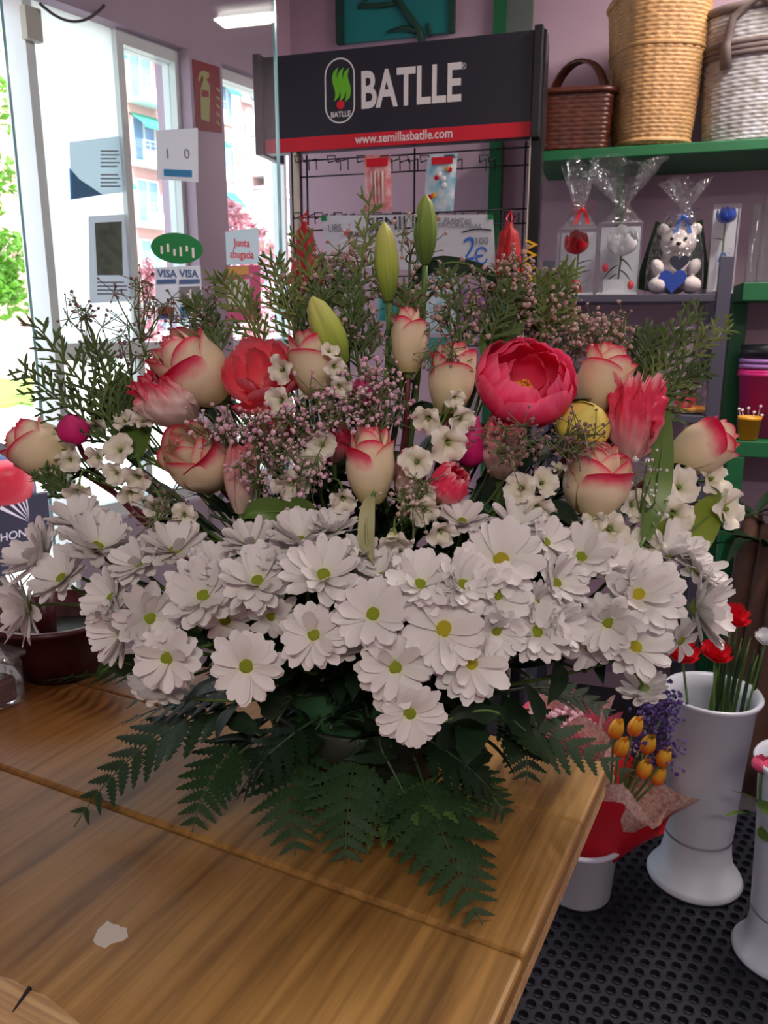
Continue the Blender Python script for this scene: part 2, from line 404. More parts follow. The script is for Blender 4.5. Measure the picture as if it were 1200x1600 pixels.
ramp_mat('peony_petal_deep', [(0, srgb(236, 110, 90)), (.3, srgb(248, 80, 112)), (.8, srgb(247, 66, 120)), (1, srgb(250, 112, 152))], nz=.25, nscale=6, trans=.35, streak=1)
mat('stamen', srgb(232, 170, 40), .7)
ramp_mat('magenta_petal', [(0, srgb(150, 30, 80)), (.6, srgb(206, 30, 112)), (1, srgb(214, 60, 130))], nz=.3, trans=.1)
ramp_mat('yellow_petal', [(0, srgb(190, 200, 80)), (.5, srgb(240, 224, 90)), (1, srgb(244, 232, 130))], nz=.3, trans=.15)
ramp_mat('parrot_petal', [(0, srgb(232, 214, 200)), (.62, srgb(244, 216, 212)), (.84, srgb(240, 116, 136)), (1, srgb(230, 40, 80))], nz=.75, nscale=5, trans=.2, streak=1)
ramp_mat('parrot_pink', [(0, srgb(240, 200, 195)), (.35, srgb(242, 150, 160)), (.62, srgb(240, 70, 104)), (.85, srgb(240, 60, 98)), (1, srgb(246, 180, 186))], nz=.7, nscale=5, trans=.2, streak=1)
ramp_mat('parrot_faded', [(0, srgb(214, 196, 176)), (.5, srgb(226, 190, 182)), (1, srgb(214, 96, 110))], nz=.6, nscale=5, trans=.2, streak=1)
ramp_mat('daisy_petal', [(0, srgb(226, 230, 190)), (.18, srgb(228, 225, 222)), (1, srgb(234, 231, 232))], nz=.05, trans=.2)
mat('daisy_disc', srgb(176, 186, 40), .8, noise_amt=.5, nscale=350, c2=srgb(110, 138, 26), bump=.6, bscale=600)
mat('daisy_disc_gold', srgb(226, 190, 40), .8, noise_amt=.5, nscale=350, c2=srgb(150, 170, 30), bump=.6, bscale=600)
mat('calyx', srgb(110, 130, 70), .6)
ramp_mat('bell_petal', [(0, srgb(190, 200, 120)), (.3, srgb(232, 228, 206)), (1, srgb(242, 238, 230))], nz=.1, trans=.22)
ramp_mat('lily_bud', [(0, srgb(110, 140, 60)), (.5, srgb(170, 190, 80)), (1, srgb(206, 208, 120))], nz=.5, nscale=6, trans=.05, streak=1)
ramp_mat('lily_bud_green', [(0, srgb(80, 110, 50)), (.6, srgb(112, 146, 60)), (1, srgb(150, 170, 80))], nz=.4, nscale=6, trans=.05, streak=1)
mat('gyp_pink', srgb(240, 212, 222), .7, noise_amt=.3, nscale=40, c2=srgb(220, 160, 188), trans=.2)
mat('gyp_beige', srgb(222, 198, 190), .7, noise_amt=.3, nscale=40, c2=srgb(186, 146, 146), trans=.2)
mat('gyp_dry', srgb(150, 116, 120), .8, noise_amt=.4, nscale=40)
mat('gyp_stem', srgb(96, 110, 66), .6)
mat('thuja', srgb(98, 124, 62), .6, noise_amt=.5, nscale=25, c2=srgb(58, 84, 46), trans=.15)
mat('thuja_light', srgb(134, 152, 78), .6, noise_amt=.4, nscale=25, c2=srgb(84, 110, 54), trans=.15)
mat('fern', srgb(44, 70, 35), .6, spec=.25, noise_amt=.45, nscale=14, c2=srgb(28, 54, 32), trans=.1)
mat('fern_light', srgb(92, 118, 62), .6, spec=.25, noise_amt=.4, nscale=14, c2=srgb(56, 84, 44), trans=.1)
mat('leaf_mid', srgb(88, 120, 44), .45, noise_amt=.3, nscale=14, trans=.15)
mat('leaf_bright', srgb(128, 150, 44), .45, noise_amt=.2, nscale=14, trans=.2)
mat('leaf_pale', srgb(176, 176, 130), .5, noise_amt=.2, nscale=14, trans=.2)
wood_mat('table_wood', srgb(118, 86, 42), srgb(168, 128, 68), srgb(192, 152, 90), scale=(16, 1.3, 16), painted_shade=(-.80, .45, 0))
wood_mat('wood_pale', srgb(186, 146, 96), srgb(206, 170, 118), srgb(220, 190, 140))
clear_mat('glass', (.93, .97, .97))
clear_mat('glass_door', (.92, .965, .965), ior=1.5, haze=.015)
clear_mat('acetate', (.95, .96, .97), rough=.04, haze=.03)
clear_mat('cellophane', (.97, .97, .98), rough=.06, crinkle=1.0, haze=.03, ior=1.6, cscale=60)
mat('glass_edge', srgb(130, 190, 196), .1, spec=.8)
mat('panel_white', (.92, .95, .95), .6, trans=.85)
mat('brick', srgb(196, 150, 146), .8, noise_amt=.12, nscale=3)
mat('balcony_white', (.72, .74, .78), .6)
mat('rail', srgb(150, 160, 180), .5)
mat('pane_blue', srgb(120, 150, 190), .12, spec=.8)
mat('awning_teal', srgb(60, 150, 130), .7)
mat('foliage_red', srgb(150, 62, 84), .7, noise_amt=.5, nscale=6, c2=srgb(196, 140, 150), trans=.2)
mat('foliage_green', srgb(80, 140, 30), .6, noise_amt=.4, nscale=6, trans=.3)
mat('bark', srgb(190, 176, 172), .8)
mat('pavement', srgb(200, 196, 188), .8, noise_amt=.12, nscale=1.5)
mat('grass', srgb(120, 160, 60), .9, noise_amt=.4, nscale=3)
mat('scooter_blue', srgb(8, 62, 118), .3)
mat('scooter_dark', srgb(28, 34, 54), .5)
mat('tail_light', srgb(190, 16, 44), .3)
mat('chrome', (.8, .8, .82), .15, metal=1)
mat('tyre', srgb(30, 30, 32), .8)
mat('sign_red', srgb(140, 24, 34), .6)
mat('sign_glow', srgb(170, 168, 100), .6)
mat('sign_green', srgb(20, 150, 80), .5, trans=.35)
mat('notice_blue', srgb(80, 180, 225), .5, trans=.6)
mat('notice_grey', srgb(222, 232, 238), .6, trans=.7)
mat('visa_blue', srgb(70, 100, 150), .5)
mat('photo_green', srgb(110, 140, 110), .5, noise_amt=.7, nscale=30, trans=.4)
mat('poster_pink', srgb(206, 90, 140), .6, trans=.25)
mat('ochre', srgb(210, 160, 90), .6, trans=.2)
# ================================================================ the room
def wall_slab(name, p0, p1, z0, z1, thick, n, mt):
    """upright slab between two ground points; its room face lies on the line p0-p1"""
    p0 = V((p0[0], p0[1], 0)); p1 = V((p1[0], p1[1], 0)); d = (p1 - p0); L = d.length; d.normalize()
    c = (p0 + p1) / 2 - n * thick / 2; rot = Matrix((d, n, V((0, 0, 1)))).transposed()
    m = MB(); m.box((c.x, c.y, (z0 + z1) / 2), (L, thick, z1 - z0), rot)
    return struct(m.build(name, mt))
CEIL = 2.85
corner = SP + SU * ((WP - SP).dot(WN) / SU.dot(WN))
wr = WP + WU * 1.75                                                # the corner on the right
m = MB(); m.poly([(-1.5, -3.0), (3.2, -3.0), (3.2, 3.3), (corner.x + .1, corner.y + .15), (-1.25, 2.0), (-3.2, -1.0)], -.12, 0)
struct(m.build('floor', M['floor']))
m = MB(); m.poly([(-3.6, -3.0), (3.2, -3.0), (3.2, 3.6), (corner.x - .05, corner.y + .3), (-1.3, 2.0), (-3.2, -1.0)], CEIL, CEIL + .1)
struct(m.build('ceiling', M['ceiling_paint']))
wall_slab('wall_back', corner - WU * .02, wr, 0, CEIL, .15, WN, M['mauve'])
wall_slab('wall_right', wr, wr + WN * 5.5, 0, CEIL, .15, -WU, M['mauve'])

wall_slab('wall_front', V((3.2, -3.0, 0)), V((-3.6, -3.0, 0)), 0, CEIL, .15, V((0, 1, 0)), M['mauve'])
wall_slab('wall_left', V((-2.68, -3.0, 0)), V((-2.68, -.02, 0)), 0, CEIL, .15, V((1, 0, 0)), M['mauve'])

# ---- shop front: white panel, two windows, a mauve pillar between them
def sS(px): return (S(px, 500) - SP).dot(SU)
def Sp(s, z, off=0): p = SP + SU * s + SN * off; return V((p.x, p.y, z))
s_door, s_pan, s_w1, s_pl, s_pr, s_c = sS(84), sS(97), sS(222), sS(310), sS(357), (corner - SP).dot(SU)
zh = S(180, 35).z                                                  # underside of the lintel
zt_ = S(200, 545).z                                                # transom bar
def front_box(name, s0, s1, z0, z1, d0, d1, mt, parent=None, bev=0):
    c = Sp((s0 + s1) / 2, (z0 + z1) / 2, (d0 + d1) / 2); rot = Matrix((SU, SN, V((0, 0, 1)))).transposed()
    m = MB(); m.box(c, (s1 - s0, d1 - d0, z1 - z0), rot)
    return m.build(name, mt, parent, bev=bev)
struct(front_box('wall_left', s_door - 2.9, s_c, zh, CEIL, -.16, 0, M['mauve']))
struct(front_box('wall_left', s_pl, s_pr, 0, zh, -.14, .02, M['mauve']))
struct(front_box('wall_left', s_door - 2.9, s_door - .42, 0, zh, -.16, 0, M['mauve']))  # unseen wall left of the door, extended to cut the daylight
struct(front_box('wall_left', s_pan - .01, s_pl + .01, 0, .78, -.14, .0, M['mauve'])); struct(front_box('wall_left', s_pr - .01, s_c, 0, .78, -.14, .0, M['mauve']))  # low walls under the windows, hidden from view, added to block daylight
def window(name, s0, s1, low=.78):
    fr = .026
    o = front_box(name, s0, s0 + fr, low, zh, -.09, -.03, M['frame_white']); struct(o)
    front_box('window_frame', s1 - fr * .6, s1, low, zh, -.09, -.03, M['frame_white'], o)
    front_box('window_frame', s0 + fr, s1 - fr * .6, zh - .04, zh, -.09, -.03, M['frame_white'], o)
    front_box('transom', s0 + fr, s1 - fr * .6, zt_ - .018, zt_ + .018, -.10, -.02, M['frame_white'], o)
    front_box('window_frame', s0 + fr, s1 - fr * .6, low, low + .05, -.09, -.03, M['frame_white'], o)
    front_box('pane', s0 + fr, s1 - fr * .6, zt_ + .03, zh - .04, -.062, -.058, M['glass'], o)
    front_box('pane', s0 + fr, s1 - fr * .6, low + .05, zt_ - .03, -.062, -.058, M['glass'], o)
    return o
window('window_1', s_w1, s_pl); window('window_2', s_pr, s_c - .005)
o = front_box('trim_1', s_door, s_pan, 0, zh, -.11, -.01, M['frame_white']); struct(o)          # door post
p = front_box('trim_2', s_pan, s_w1, zt_ + .02, zh, -.075, -.05, M['panel_white']); struct(p)
o = front_box('window_3', s_pan, s_w1, zt_ - .03, zt_ + .02, -.09, -.03, M['frame_white']); struct(o)
front_box('pane', s_pan, s_w1, .83, zt_ - .03, -.062, -.058, M['glass'], o)
front_box('window_frame', s_pan, s_w1, .78, .83, -.09, -.03, M['frame_white'], o)
o = front_box('latch', s_pan - .035, s_pan + .012, S(70, 70).z, S(70, 20).z, -.012, .012, M['cream'], None); tag(o, 'brass coloured closer box screwed to the top of the white door post', 'door closer')
# the drooping cable in front of the lintel
a, b = S(62, 5, .03), S(163, 8, .03); mid = (a + b) / 2 - V((0, 0, .085))
m = MB(); m.tube(bez(a, mid, b, 14), .004, 6); tag(m.build('cable', M['black'], smooth=True), 'thin dark cable drooping across the top of the white panel', 'cable')

def sheet(name, f, corners, mt, label, cat, parent=None, thick=.0006, group=None):
    """a thin printed sheet whose four corners are seen at the given pixels of plane f"""
    q = [f(*c) for c in corners]; n = (q[1] - q[0]).cross(q[3] - q[0]).normalized() * thick
    if n.dot(EYE - q[0]) < 0: n = -n
    cen = sum(q, V()) / 4
    m = MB(); b = [p - cen for p in q] + [p - cen + n for p in q]; m.v = b
    for fc in ((3, 2, 1, 0), (4, 5, 6, 7), (0, 1, 5, 4), (1, 2, 6, 5), (2, 3, 7, 6), (3, 0, 4, 7)):
        m.face(fc, [(0, 0), (1, 0), (1, 1), (0, 1)])
    o = m.build(name, mt, parent)
    if parent is None: o.location = cen; tag(o, label, cat, group)
    else: o.location = cen - parent.location
    return o
def lines_of_print(parent, f, x0, x1, ys, mt, h=2.2):
    for y in ys:
        xe = x1 - random.uniform(0, .3) * (x1 - x0)
        sheet('text_line', f, [(x0, y), (xe, y), (xe, y + h), (x0, y + h)], mt, None, None, parent)
fS = lambda px, py: S(px, py, -.046)
n1 = sheet('notice', fS, [(108, 222), (190, 212), (192, 300), (112, 312)], M['notice_grey'], 'pale notice with a blue corner, higher of the two sheets on the white panel', 'notice')
fS2 = lambda px, py: S(px, py, -.044)
sheet('blue_corner', fS2, [(108, 262), (124, 280), (160, 304), (110, 312)], M['notice_blue'], None, None, n1)
lines_of_print(n1, fS2, 157, 188, [235, 241, 247, 253, 259, 272, 278, 284, 290], M['grey_ink'])
n2 = sheet('notice', fS, [(138, 338), (206, 334), (210, 470), (140, 474)], M['paper'], 'white sheet with a dark garden photograph, below the notice with the blue corner', 'notice')
sheet('photo_print', fS2, [(148, 348), (190, 346), (192, 430), (152, 430)], M['photo_green'], None, None, n2)
lines_of_print(n2, fS2, 152, 200, [440, 446, 452, 458], M['grey_ink'])
# fire extinguisher sign on the pillar
fP = lambda px, py: S(px, py, .022)
fx = sheet('safety_sign', fP, [(300, 92), (343, 105), (347, 208), (307, 203)], M['sign_red'], 'dark red fire extinguisher sign on the mauve pillar between the windows', 'sign')
fP2 = lambda px, py: S(px, py, .0235)
def outline(name, f, pts, mt, parent, thick=.0008):
    q = [f(*c) for c in pts]; n = (SN if f in (fP2,) else (EYE - q[0]).normalized()) * thick
    m = MB(); b0 = [p - parent.location for p in q]; N = len(q); m.v = b0 + [p + n for p in b0]
    m.face(range(N)); m.face([N + i for i in range(N)][::-1])
    for i in range(N): m.face([i, (i + 1) % N, N + (i + 1) % N, N + i])
    return m.build(name, mt, parent)
outline('extinguisher_symbol', fP2, [(313, 140), (314, 186), (327, 191), (328, 136), (325, 128), (322, 124), (327, 120), (326, 114), (319, 110), (312, 112), (309, 124), (311, 128), (315, 118), (318, 122), (316, 130)], M['sign_glow'], fx)
outline('extinguisher_label', lambda px, py: S(px, py, .0245), [(315, 140), (326, 142), (326, 152), (315, 151)], M['sign_red'], fx)
for k in range(5):
    y = 136 + k * 13; outline('flame_mark', fP2, [(337, y), (343, y + 4), (344, y + 9), (338, y + 4)], M['sign_glow'], fx)

# ---- the glass door leaf standing open, with its stickers
LA = P(50, 500, 1.92); LB = P(442, 500, 2.28); LU = (LB - LA); LU.z = 0; LL = LU.length; LU.normalize()
LN = V((LU.y, -LU.x, 0))
def L(px, py, off=0.0): return onplane(px, py, LA + LN * off, LN)
rot = Matrix((LU, LN, V((0, 0, 1)))).transposed()
dr = bpy.data.objects.new('door_1', None); col.objects.link(dr); dr.location = (LA.x, LA.y, 0); dr.rotation_euler = (0, 0, math.atan2(LU.y, LU.x)); struct(dr)
m = MB(); m.box((LL / 2, 0, 1.36), (LL, .008, 2.68)); m.build('glass_leaf', M['glass_door'], dr)
m = MB(); m.box((LL, 0, 1.36), (.005, .011, 2.68)); m.build('polished_edge', M['glass_edge'], dr)
m = MB(); m.box((0, 0, 1.36), (.006, .011, 2.68)); m.build('polished_edge', M['glass_edge'], dr)
fL = lambda px, py: L(px, py, .006); fL2 = lambda px, py: L(px, py, .0075); fL3 = lambda px, py: L(px, py, .009)
k = sheet('door_sticker', fL, [(244, 204), (309, 200), (310, 285), (246, 280)], M['paper'], 'white opening-times sticker numbered 1 and 0 on the glass door', 'sticker')
RL = (PI / 2, 0, math.atan2(LU.y, LU.x))
for s, px in (('1', 262), ('0', 292)):
    p = L(px, 241, .0075); text('numeral', s, .032, M['grey_ink'], k, p - k.location, RL)
sheet('teal_band', fL2, [(256, 264), (300, 266), (300, 277), (256, 275)], M['notice_blue'], None, None, k)
cen = L(277, 388, .006); m = MB(); N = 40
rx, rz = 42 * mpp(cen), 23 * mpp(cen)
m.poly([(rx * math.cos(2 * PI * i / N), rz * math.sin(2 * PI * i / N)) for i in range(N)], 0, .0008)
o = m.build('door_sticker', M['sign_green']); o.location = cen; o.rotation_euler = RL; tag(o, 'oval green sticker on the glass door above the card logos', 'sticker')
for kx in range(6):
    t_ = -.6 + .24 * kx; m = MB(); m.box((rx * t_, -rz * .15 + .006 * math.sin(kx * 2), .001), (.006, rz * (.5 + .25 * math.sin(kx * 3)), .0006)); m.build('plant_print', M['white_print'], o)
k = sheet('door_sticker', fL, [(242, 418), (313, 415), (318, 500), (244, 500)], M['paper'], 'white payment card sticker with two blue card logos on the glass door', 'sticker')
for px in (261, 295):
    p = L(px, 428, .0078); text('lettering', 'VISA', .026, M['visa_blue'], k, p - k.location, RL, sx=.95, bold=.0006)
for x0, x1 in ((245, 275), (280, 312)):
    sheet('print_band', fL2, [(x0, 437), (x1, 436), (x1, 443), (x0, 444)], M['visa_blue'], None, None, k)
sheet('print_panel', fL2, [(280, 448), (312, 447), (314, 470), (280, 471)], M['grey_ink'], None, None, k)
sheet('print_mark', fL3, [(292, 458), (303, 458), (303, 461), (292, 461)], M['white_print'], None, None, k)
sheet('print_mark', fL3, [(296, 452), (299, 452), (299, 467), (296, 467)], M['white_print'], None, None, k)
sheet('print_panel', fL2, [(247, 480), (272, 480), (272, 496), (247, 497)], M['sign_red'], None, None, k)
sheet('print_panel', fL2, [(247, 491), (272, 488), (272, 498), (247, 498)], M['visa_blue'], None, None, k)
sheet('print_panel', fL2, [(281, 479), (294, 478), (295, 496), (282, 497)], M['notice_blue'], None, None, k)
sheet('print_panel', fL2, [(300, 479), (313, 478), (314, 496), (301, 497)], M['red_print'], None, None, k)
k = sheet('poster', fL, [(352, 362), (403, 356), (406, 412), (354, 414)], M['notice_grey'], 'small pale poster with two red words, above the ochre one on the glass door', 'poster')
p = L(378, 380, .0075); text('lettering', 'Junta', .028, M['red_print'], k, p - k.location, RL, sx=.8, bold=.0004)
p = L(378, 398, .0075); text('lettering', 'abugacia', .028, M['red_print'], k, p - k.location, RL, sx=.72, bold=.0004)
k = sheet('poster', fL, [(352, 416), (406, 414), (408, 500), (356, 502)], M['poster_pink'], 'ochre and pink poster under the red-lettered one on the glass door', 'poster')
sheet('print_band', fL2, [(354, 417), (388, 416), (389, 429), (355, 430)], M['ochre'], None, None, k)
sheet('print_panel', fL2, [(355, 438), (390, 436), (392, 480), (357, 482)], M['paper'], None, None, k)

# ================================================================ outdoors
m = MB(); m.poly([(-120, -30), (-1.4, -30), (-1.4, 2.0), (corner.x - .2, corner.y), (40, 40), (40, 140), (-120, 140)], -.2, -.02)
struct(m.build('trim_3', M['pavement']))
def patch(label, y0, y1, x0, x1, pyw=4):
    pts = []
    N = 14
    for i in range(N): pts.append(H(x0 + (x1 - x0) * i / (N - 1), y0 + random.uniform(-pyw, pyw), 0))
    for i in range(N): pts.append(H(x1 - (x1 - x0) * i / (N - 1), y1 + random.uniform(-pyw, pyw), 0))
    m = MB(); m.poly([(p.x, p.y) for p in pts], -.02, .03); o = m.build('lawn', M['grass']); tag(o, label, 'grass', kind='stuff')
patch('far green lawn strip across the street outside the door', 527, 538, -300, 52, 0)
patch('worn yellowish grass patch on the pavement beyond the scooter', 594, 634, -200, 52, 4)
# ---- apartment block, parallel to the shop front, about fifty metres off
FB = P(441, 500, 54.0); FB.z = 0
def sB(px): return (onplane(px, 500, FB, SN) - FB).dot(SU)
bd = empty('apartment_building', FB, RZS, 'pink brick apartment block with white balconies across the street', 'building')
# local x along SU, local -y towards the shop
NF = 8; FH = 3.0
xa, xb = sB(60), sB(520)
m = MB(); m.box(((xa + xb) / 2, 4, NF * FH / 2), (xb - xa, 8, NF * FH)); m.build('wall', M['brick'], bd)
m = MB(); m.box(((xa + xb) / 2, 4, NF * FH + .2), (xb - xa + .6, 8.6, .4)); m.build('roof', M['balcony_white'], bd)
def unit_meshes(wd):
    a = MB(); a.box((0, -.5, .0), (wd, 1.0, .18)); a.box((0, -.97, .35), (wd, .06, .55)); sl = a.mesh('slab', M['balcony_white'], False)
    r = MB(); r.box((0, -.97, 1.05), (wd, .05, .05)); r.box((0, -.97, .85), (wd, .03, .03))
    for i in range(5): r.box((-wd / 2 + wd * i / 4, -.97, .85), (.05, .05, .45))
    rl = r.mesh('railing', M['rail'], False)
    f = MB(); fw = wd * .8
    for x in (-fw / 2, 0, fw / 2): f.box((x, -.04, 1.25), (.09, .12, 2.2))
    for z in (.2, 2.3): f.box((0, -.04, z), (fw, .12, .09))
    fr = f.mesh('frame', M['balcony_white'], False)
    p = MB(); p.box((0, -.01, 1.25), (fw, .06, 2.1)); pn = p.mesh('pane', M['pane_blue'], False)
    return sl, rl, fr, pn
aw = MB(); aw.grid(lambda u, v: ((u - .5) * 2.6, -.05 - 1.1 * v, 2.5 - .75 * v), 4, 2); aw.box((0, -1.15, 1.70), (2.6, .06, .14)); awm = aw.mesh('awning', M['awning_teal'], False)
for (p0, p1, kind) in ((66, 92, 'w'), (98, 150, 'b'), (155, 212, 'w'), (222, 262, 'b'), (266, 300, 'g'), (312, 350, 'b'), (358, 376, 'w'), (402, 448, 'g'), (456, 500, 'b')):
    x0, x1 = sB(p0), sB(p1); wd = x1 - x0; xc = (x0 + x1) / 2; sl, rl, fr, pn = unit_meshes(wd)
    for k in range(NF):
        z = k * FH + .3; kk = kind
        if kind == 'g' and k % 3 == 1: kk = 'b'
        if kk != 'w': put('balcony_slab', sl, bd, (xc, 0, z))
        if kk == 'b': put('railing', rl, bd, (xc, 0, z))
        if kk == 'g':                                  # glazed-in balcony
            a = MB(); a.box((xc, -.5, z + 1.75), (wd, 1.0, 2.2)); a.build('bay', M['balcony_white'], bd)
            f = put('window', fr, bd, (xc, -1.0, z + .3)); put('pane', pn, f, (0, 0, 0))
        else:
            f = put('window', fr, bd, (xc, 0, z)); put('pane', pn, f, (0, 0, 0))
        if kind == 'b' and (k * 7 + p0) % 3 == 0: put('awning', awm, bd, (xc, 0, z), scale=(wd / 2.7, 1, 1))
        if kind == 'w' and k % 2 == 0: put('awning', awm, bd, (xc, 0, z), scale=(wd / 2.7, .7, 1))
mb_ = bpy.data.meshes
def onB(px, py, off): return onplane(px, py, FB + SN * off, SN)
a = MB(); a.box((0, 0, 0), (.95, .38, .75)); a.lathe([(.28, 0), (.28, .03)], 16, (0, 0, 0)); acm = None
for px, py, lb in ((384, 108, 'air conditioner hung highest beside the brick pier'), (390, 150, 'air conditioner just below the highest one on the facade')):
    p = onB(px, py, .3); e = empty('air_conditioner', p, RZS, lb, 'air conditioner')
    a = MB(); a.box((0, 0, 0), (.95, .5, .75)); a.build('case', M['balcony_white'], e, bev=.03)
    a = MB(); a.lathe([(.30, 0), (.30, .04), (.1, .06)], 18, cap1=True); put('fan_grille', a.mesh('fan_grille', M['grey_ink']), e, (0, -.25, 0), (PI / 2, 0, 0))
p = onB(386, 188, 1.3); e = empty('satellite_dish', p, RZS, 'round white satellite dish on a balcony under the air conditioners', 'satellite dish')
a = MB(); a.lathe([(.02, 0), (.35, .05), (.62, .17), (.62, .19), (.3, .07)], 24); put('dish', a.mesh('dish', M['white'], True), e, (0, 0, 0), (PI / 2, 0, .3))
a = MB(); a.tube([V((0, .1, -.1)), V((0, .3, -.9))], .04, 6); a.build('mast', M['rail'], e)

# ---- trees
def leaf_cloud(name, mt, parent, blobs, n, size):
    a = MB()
    for i in range(n):
        c, r = random.choice(blobs); d = V((random.gauss(0, 1), random.gauss(0, 1), random.gauss(0, 1))).normalized() * (random.random() ** .4)
        p = V(c) + V((d.x * r[0], d.y * r[1], d.z * r[2])); q = Quaternion(V((random.gauss(0, 1), random.gauss(0, 1), random.gauss(0, 1))).normalized(), random.uniform(0, 6))
        s = size * random.uniform(.6, 1.3); b = len(a.v)
        for x, y, z in ((-1, 0, 0), (0, -.45, .1), (1, 0, 0), (0, .45, .1)): a.v.append(p + q @ V((x * s, y * s, z * s)))
        a.face([b, b + 1, b + 2, b + 3])
    o = a.build(name, mt, parent); o['kind'] = 'stuff'; return o
def tree(name, label, base, blobs, mt, n, size, trunk_h, r0=.09):
    e = empty(name, base, 0, label, 'tree')
    a = MB(); a.tube([V((0, 0, 0)), V((.05, 0, trunk_h * .5)), V((0, .05, trunk_h))], [r0, r0 * .8, r0 * .5], 8); t = a.build('trunk', M['bark'], e, True)
    for c, r in blobs:
        a = MB(); a.tube(bez(V((0, .03, trunk_h * .7)), V((c[0] * .4, c[1] * .4, c[2] * .8)), V(c) + V((r[0] * .5, 0, r[2] * .6)), 5), [r0 * .45, r0 * .4, r0 * .3, r0 * .25, r0 * .18, r0 * .1], 5); a.build('branch', M['bark'], e, True)
    leaf_cloud('foliage', mt, e, blobs, n, size); return e
b0 = P(400, 500, 13.0); b0.z = 0
tree('red_leaved_tree', 'wine-red leaved ornamental tree outside the window beside the seed stand', b0,
     [((-.5, 0, 1.2), (.5, .5, .9)), ((.3, 0, 1.5), (.5, .5, .8)), ((.0, 0, 2.4), (.45, .5, .5)), ((.55, .2, .8), (.5, .5, .7)), ((-.3, .1, 2.9), (.25, .3, .3))], M['foliage_red'], 1500, .07, 2.2)
b0 = P(236, 500, 12.0); b0.z = 0
tree('red_leaved_tree', 'slim wine-red tree outside behind the payment card sticker', b0, [((0, 0, 1.4), (.16, .3, .8)), ((.05, 0, .8), (.16, .3, .7)), ((0, 0, 2.0), (.10, .2, .3))], M['foliage_red'], 600, .06, 2.0, .05)
b0 = P(66, 500, 14.0); b0.z = 0
tree('red_leaved_tree', 'wine-red shrub-like tree seen through the door glass beside the white post', b0, [((0, 0, 1.7), (.2, .3, .8)), ((.1, 0, .9), (.25, .3, .7))], M['foliage_red'], 500, .06, 1.8, .05)
b0 = P(-60, 500, 9.0); b0.z = 0
tree('leafy_tree', 'bright green street tree whose leaves hang into the open doorway', b0,
     [((.35, 0, 3.6), (.5, .5, .45)), ((.45, 0, 2.85), (.42, .4, .35)), ((.5, 0, 2.1), (.3, .3, .28)), ((-.3, 0, 3.2), (.8, .6, .9)), ((.3, .1, 4.5), (.6, .5, .5)), ((.5, 0, 1.75), (.18, .3, .18))], M['foliage_green'], 1500, .06, 3.4)
b0 = P(8, 500, 30.0); b0.z = 0
tree('leafy_tree', 'small pale tree far off beyond the lawn strip', b0, [((0, 0, 3.0), (2.0, 1.5, 1.6)), ((-2.5, 0, 3.5), (2.2, 1.5, 1.5))], M['foliage_green'], 700, .25, 2.6)

# ---- scooter at the kerb, its tail towards the door
g0 = P(22, 758, 2.8) - V((.385, -.27, 0)); g0.z = 0
e = empty('scooter', g0, R(55), 'blue scooter with a red tail light parked outside the doorway', 'scooter')
a = MB(); a.lathe([(.23, -.05), (.27, -.045), (.28, 0), (.27, .045), (.23, .05)], 28, cap0=False); put('wheel', a.mesh('wheel', M['tyre'], True), e, (0, 0, .28), (0, PI / 2, R(6)))
a = MB(); a.lathe([(.02, -.06), (.23, -.03), (.23, .03), (.02, .06)], 20, cap1=True); put('wheel_hub', a.mesh('wheel_hub', M['chrome'], True), e, (0, 0, .28), (0, PI / 2, R(6)))
def secs(rows, n=16):
    """closed loft through superellipse sections (y, centre z, half width, half height)"""
    a = MB(); b = 0
    for (y, z, hw, hh) in rows:
        for k in range(n):
            t = 2 * PI * k / n; ca, sa = math.cos(t), math.sin(t); q = (abs(ca) ** 3 + abs(sa) ** 3) ** (-1 / 3)
            a.v.append(V((hw * q * ca, y, z + hh * q * sa)))
    for i in range(len(rows) - 1):
        for k in range(n):
            k2 = (k + 1) % n; a.face([i * n + k, (i + 1) * n + k, (i + 1) * n + k2, i * n + k2])
    a.face([k for k in range(n)]); a.face([(len(rows) - 1) * n + k for k in range(n)][::-1])
    return a
secs([(-.42, .80, .115, .10), (-.36, .78, .15, .16), (-.1, .74, .17, .2), (.3, .68, .19, .2), (.6, .55, .17, .14)]).build('tail_body', M['scooter_blue'], e, True)
secs([(-.47, .83, .075, .06), (-.43, .83, .10, .085), (-.38, .83, .10, .085)]).build('tail_light', M['tail_light'], e, True)
secs([(-.30, .93, .10, .03), (0, .94, .15, .05), (.35, .90, .14, .05)]).build('seat', M['black'], e, True)
a = MB(); a.poly([(-.13, -.15), (.13, -.15), (.16, -.32), (.12, -.44), (-.12, -.44), (-.16, -.32)], 0, .02); md = put('mudguard', a.mesh('mudguard', M['scooter_dark'], False), e, (0.01, -.455, .93), (PI / 2 + .15, 0, 0))
for k in range(5):                                    # the wing emblem: feathers fanning from one root
    t0 = R(150 - 12 * k); ln = .13 - .013 * k
    a = MB(); a.poly([(.05, -.25 + .006 * k), (.05 + ln * math.cos(t0) - .0, -.25 + ln * math.sin(t0) * 1.1 + .006 * k), (.05 + ln * math.cos(t0 - .09), -.25 + ln * 1.02 * math.sin(t0 - .09) * 1.1 + .006 * k)], .021, .023); a.build('wing_emblem', M['white_print'], md)
text('lettering', 'HONDA', .045, M['white_print'], md, (.02, -.29, .021), (0, 0, 0))
a = MB(); a.tube([V((-.16, -.30, .25)), V((-.17, -.1, .28)), V((-.15, .3, .25))], [.045, .055, .03], 10); a.build('exhaust', M['chrome'], e, True)
a = MB(); a.tube(bez(V((-.02, -.36, .58)), V((.16, -.42, .5)), V((.13, -.32, .22)), 8), .012, 6); a.build('rack_bar', M['chrome'], e, True)
secs([(.55, .75, .16, .3), (.75, .7, .2, .35), (.85, .7, .14, .3)]).build('front_shield', M['scooter_blue'], e, True)
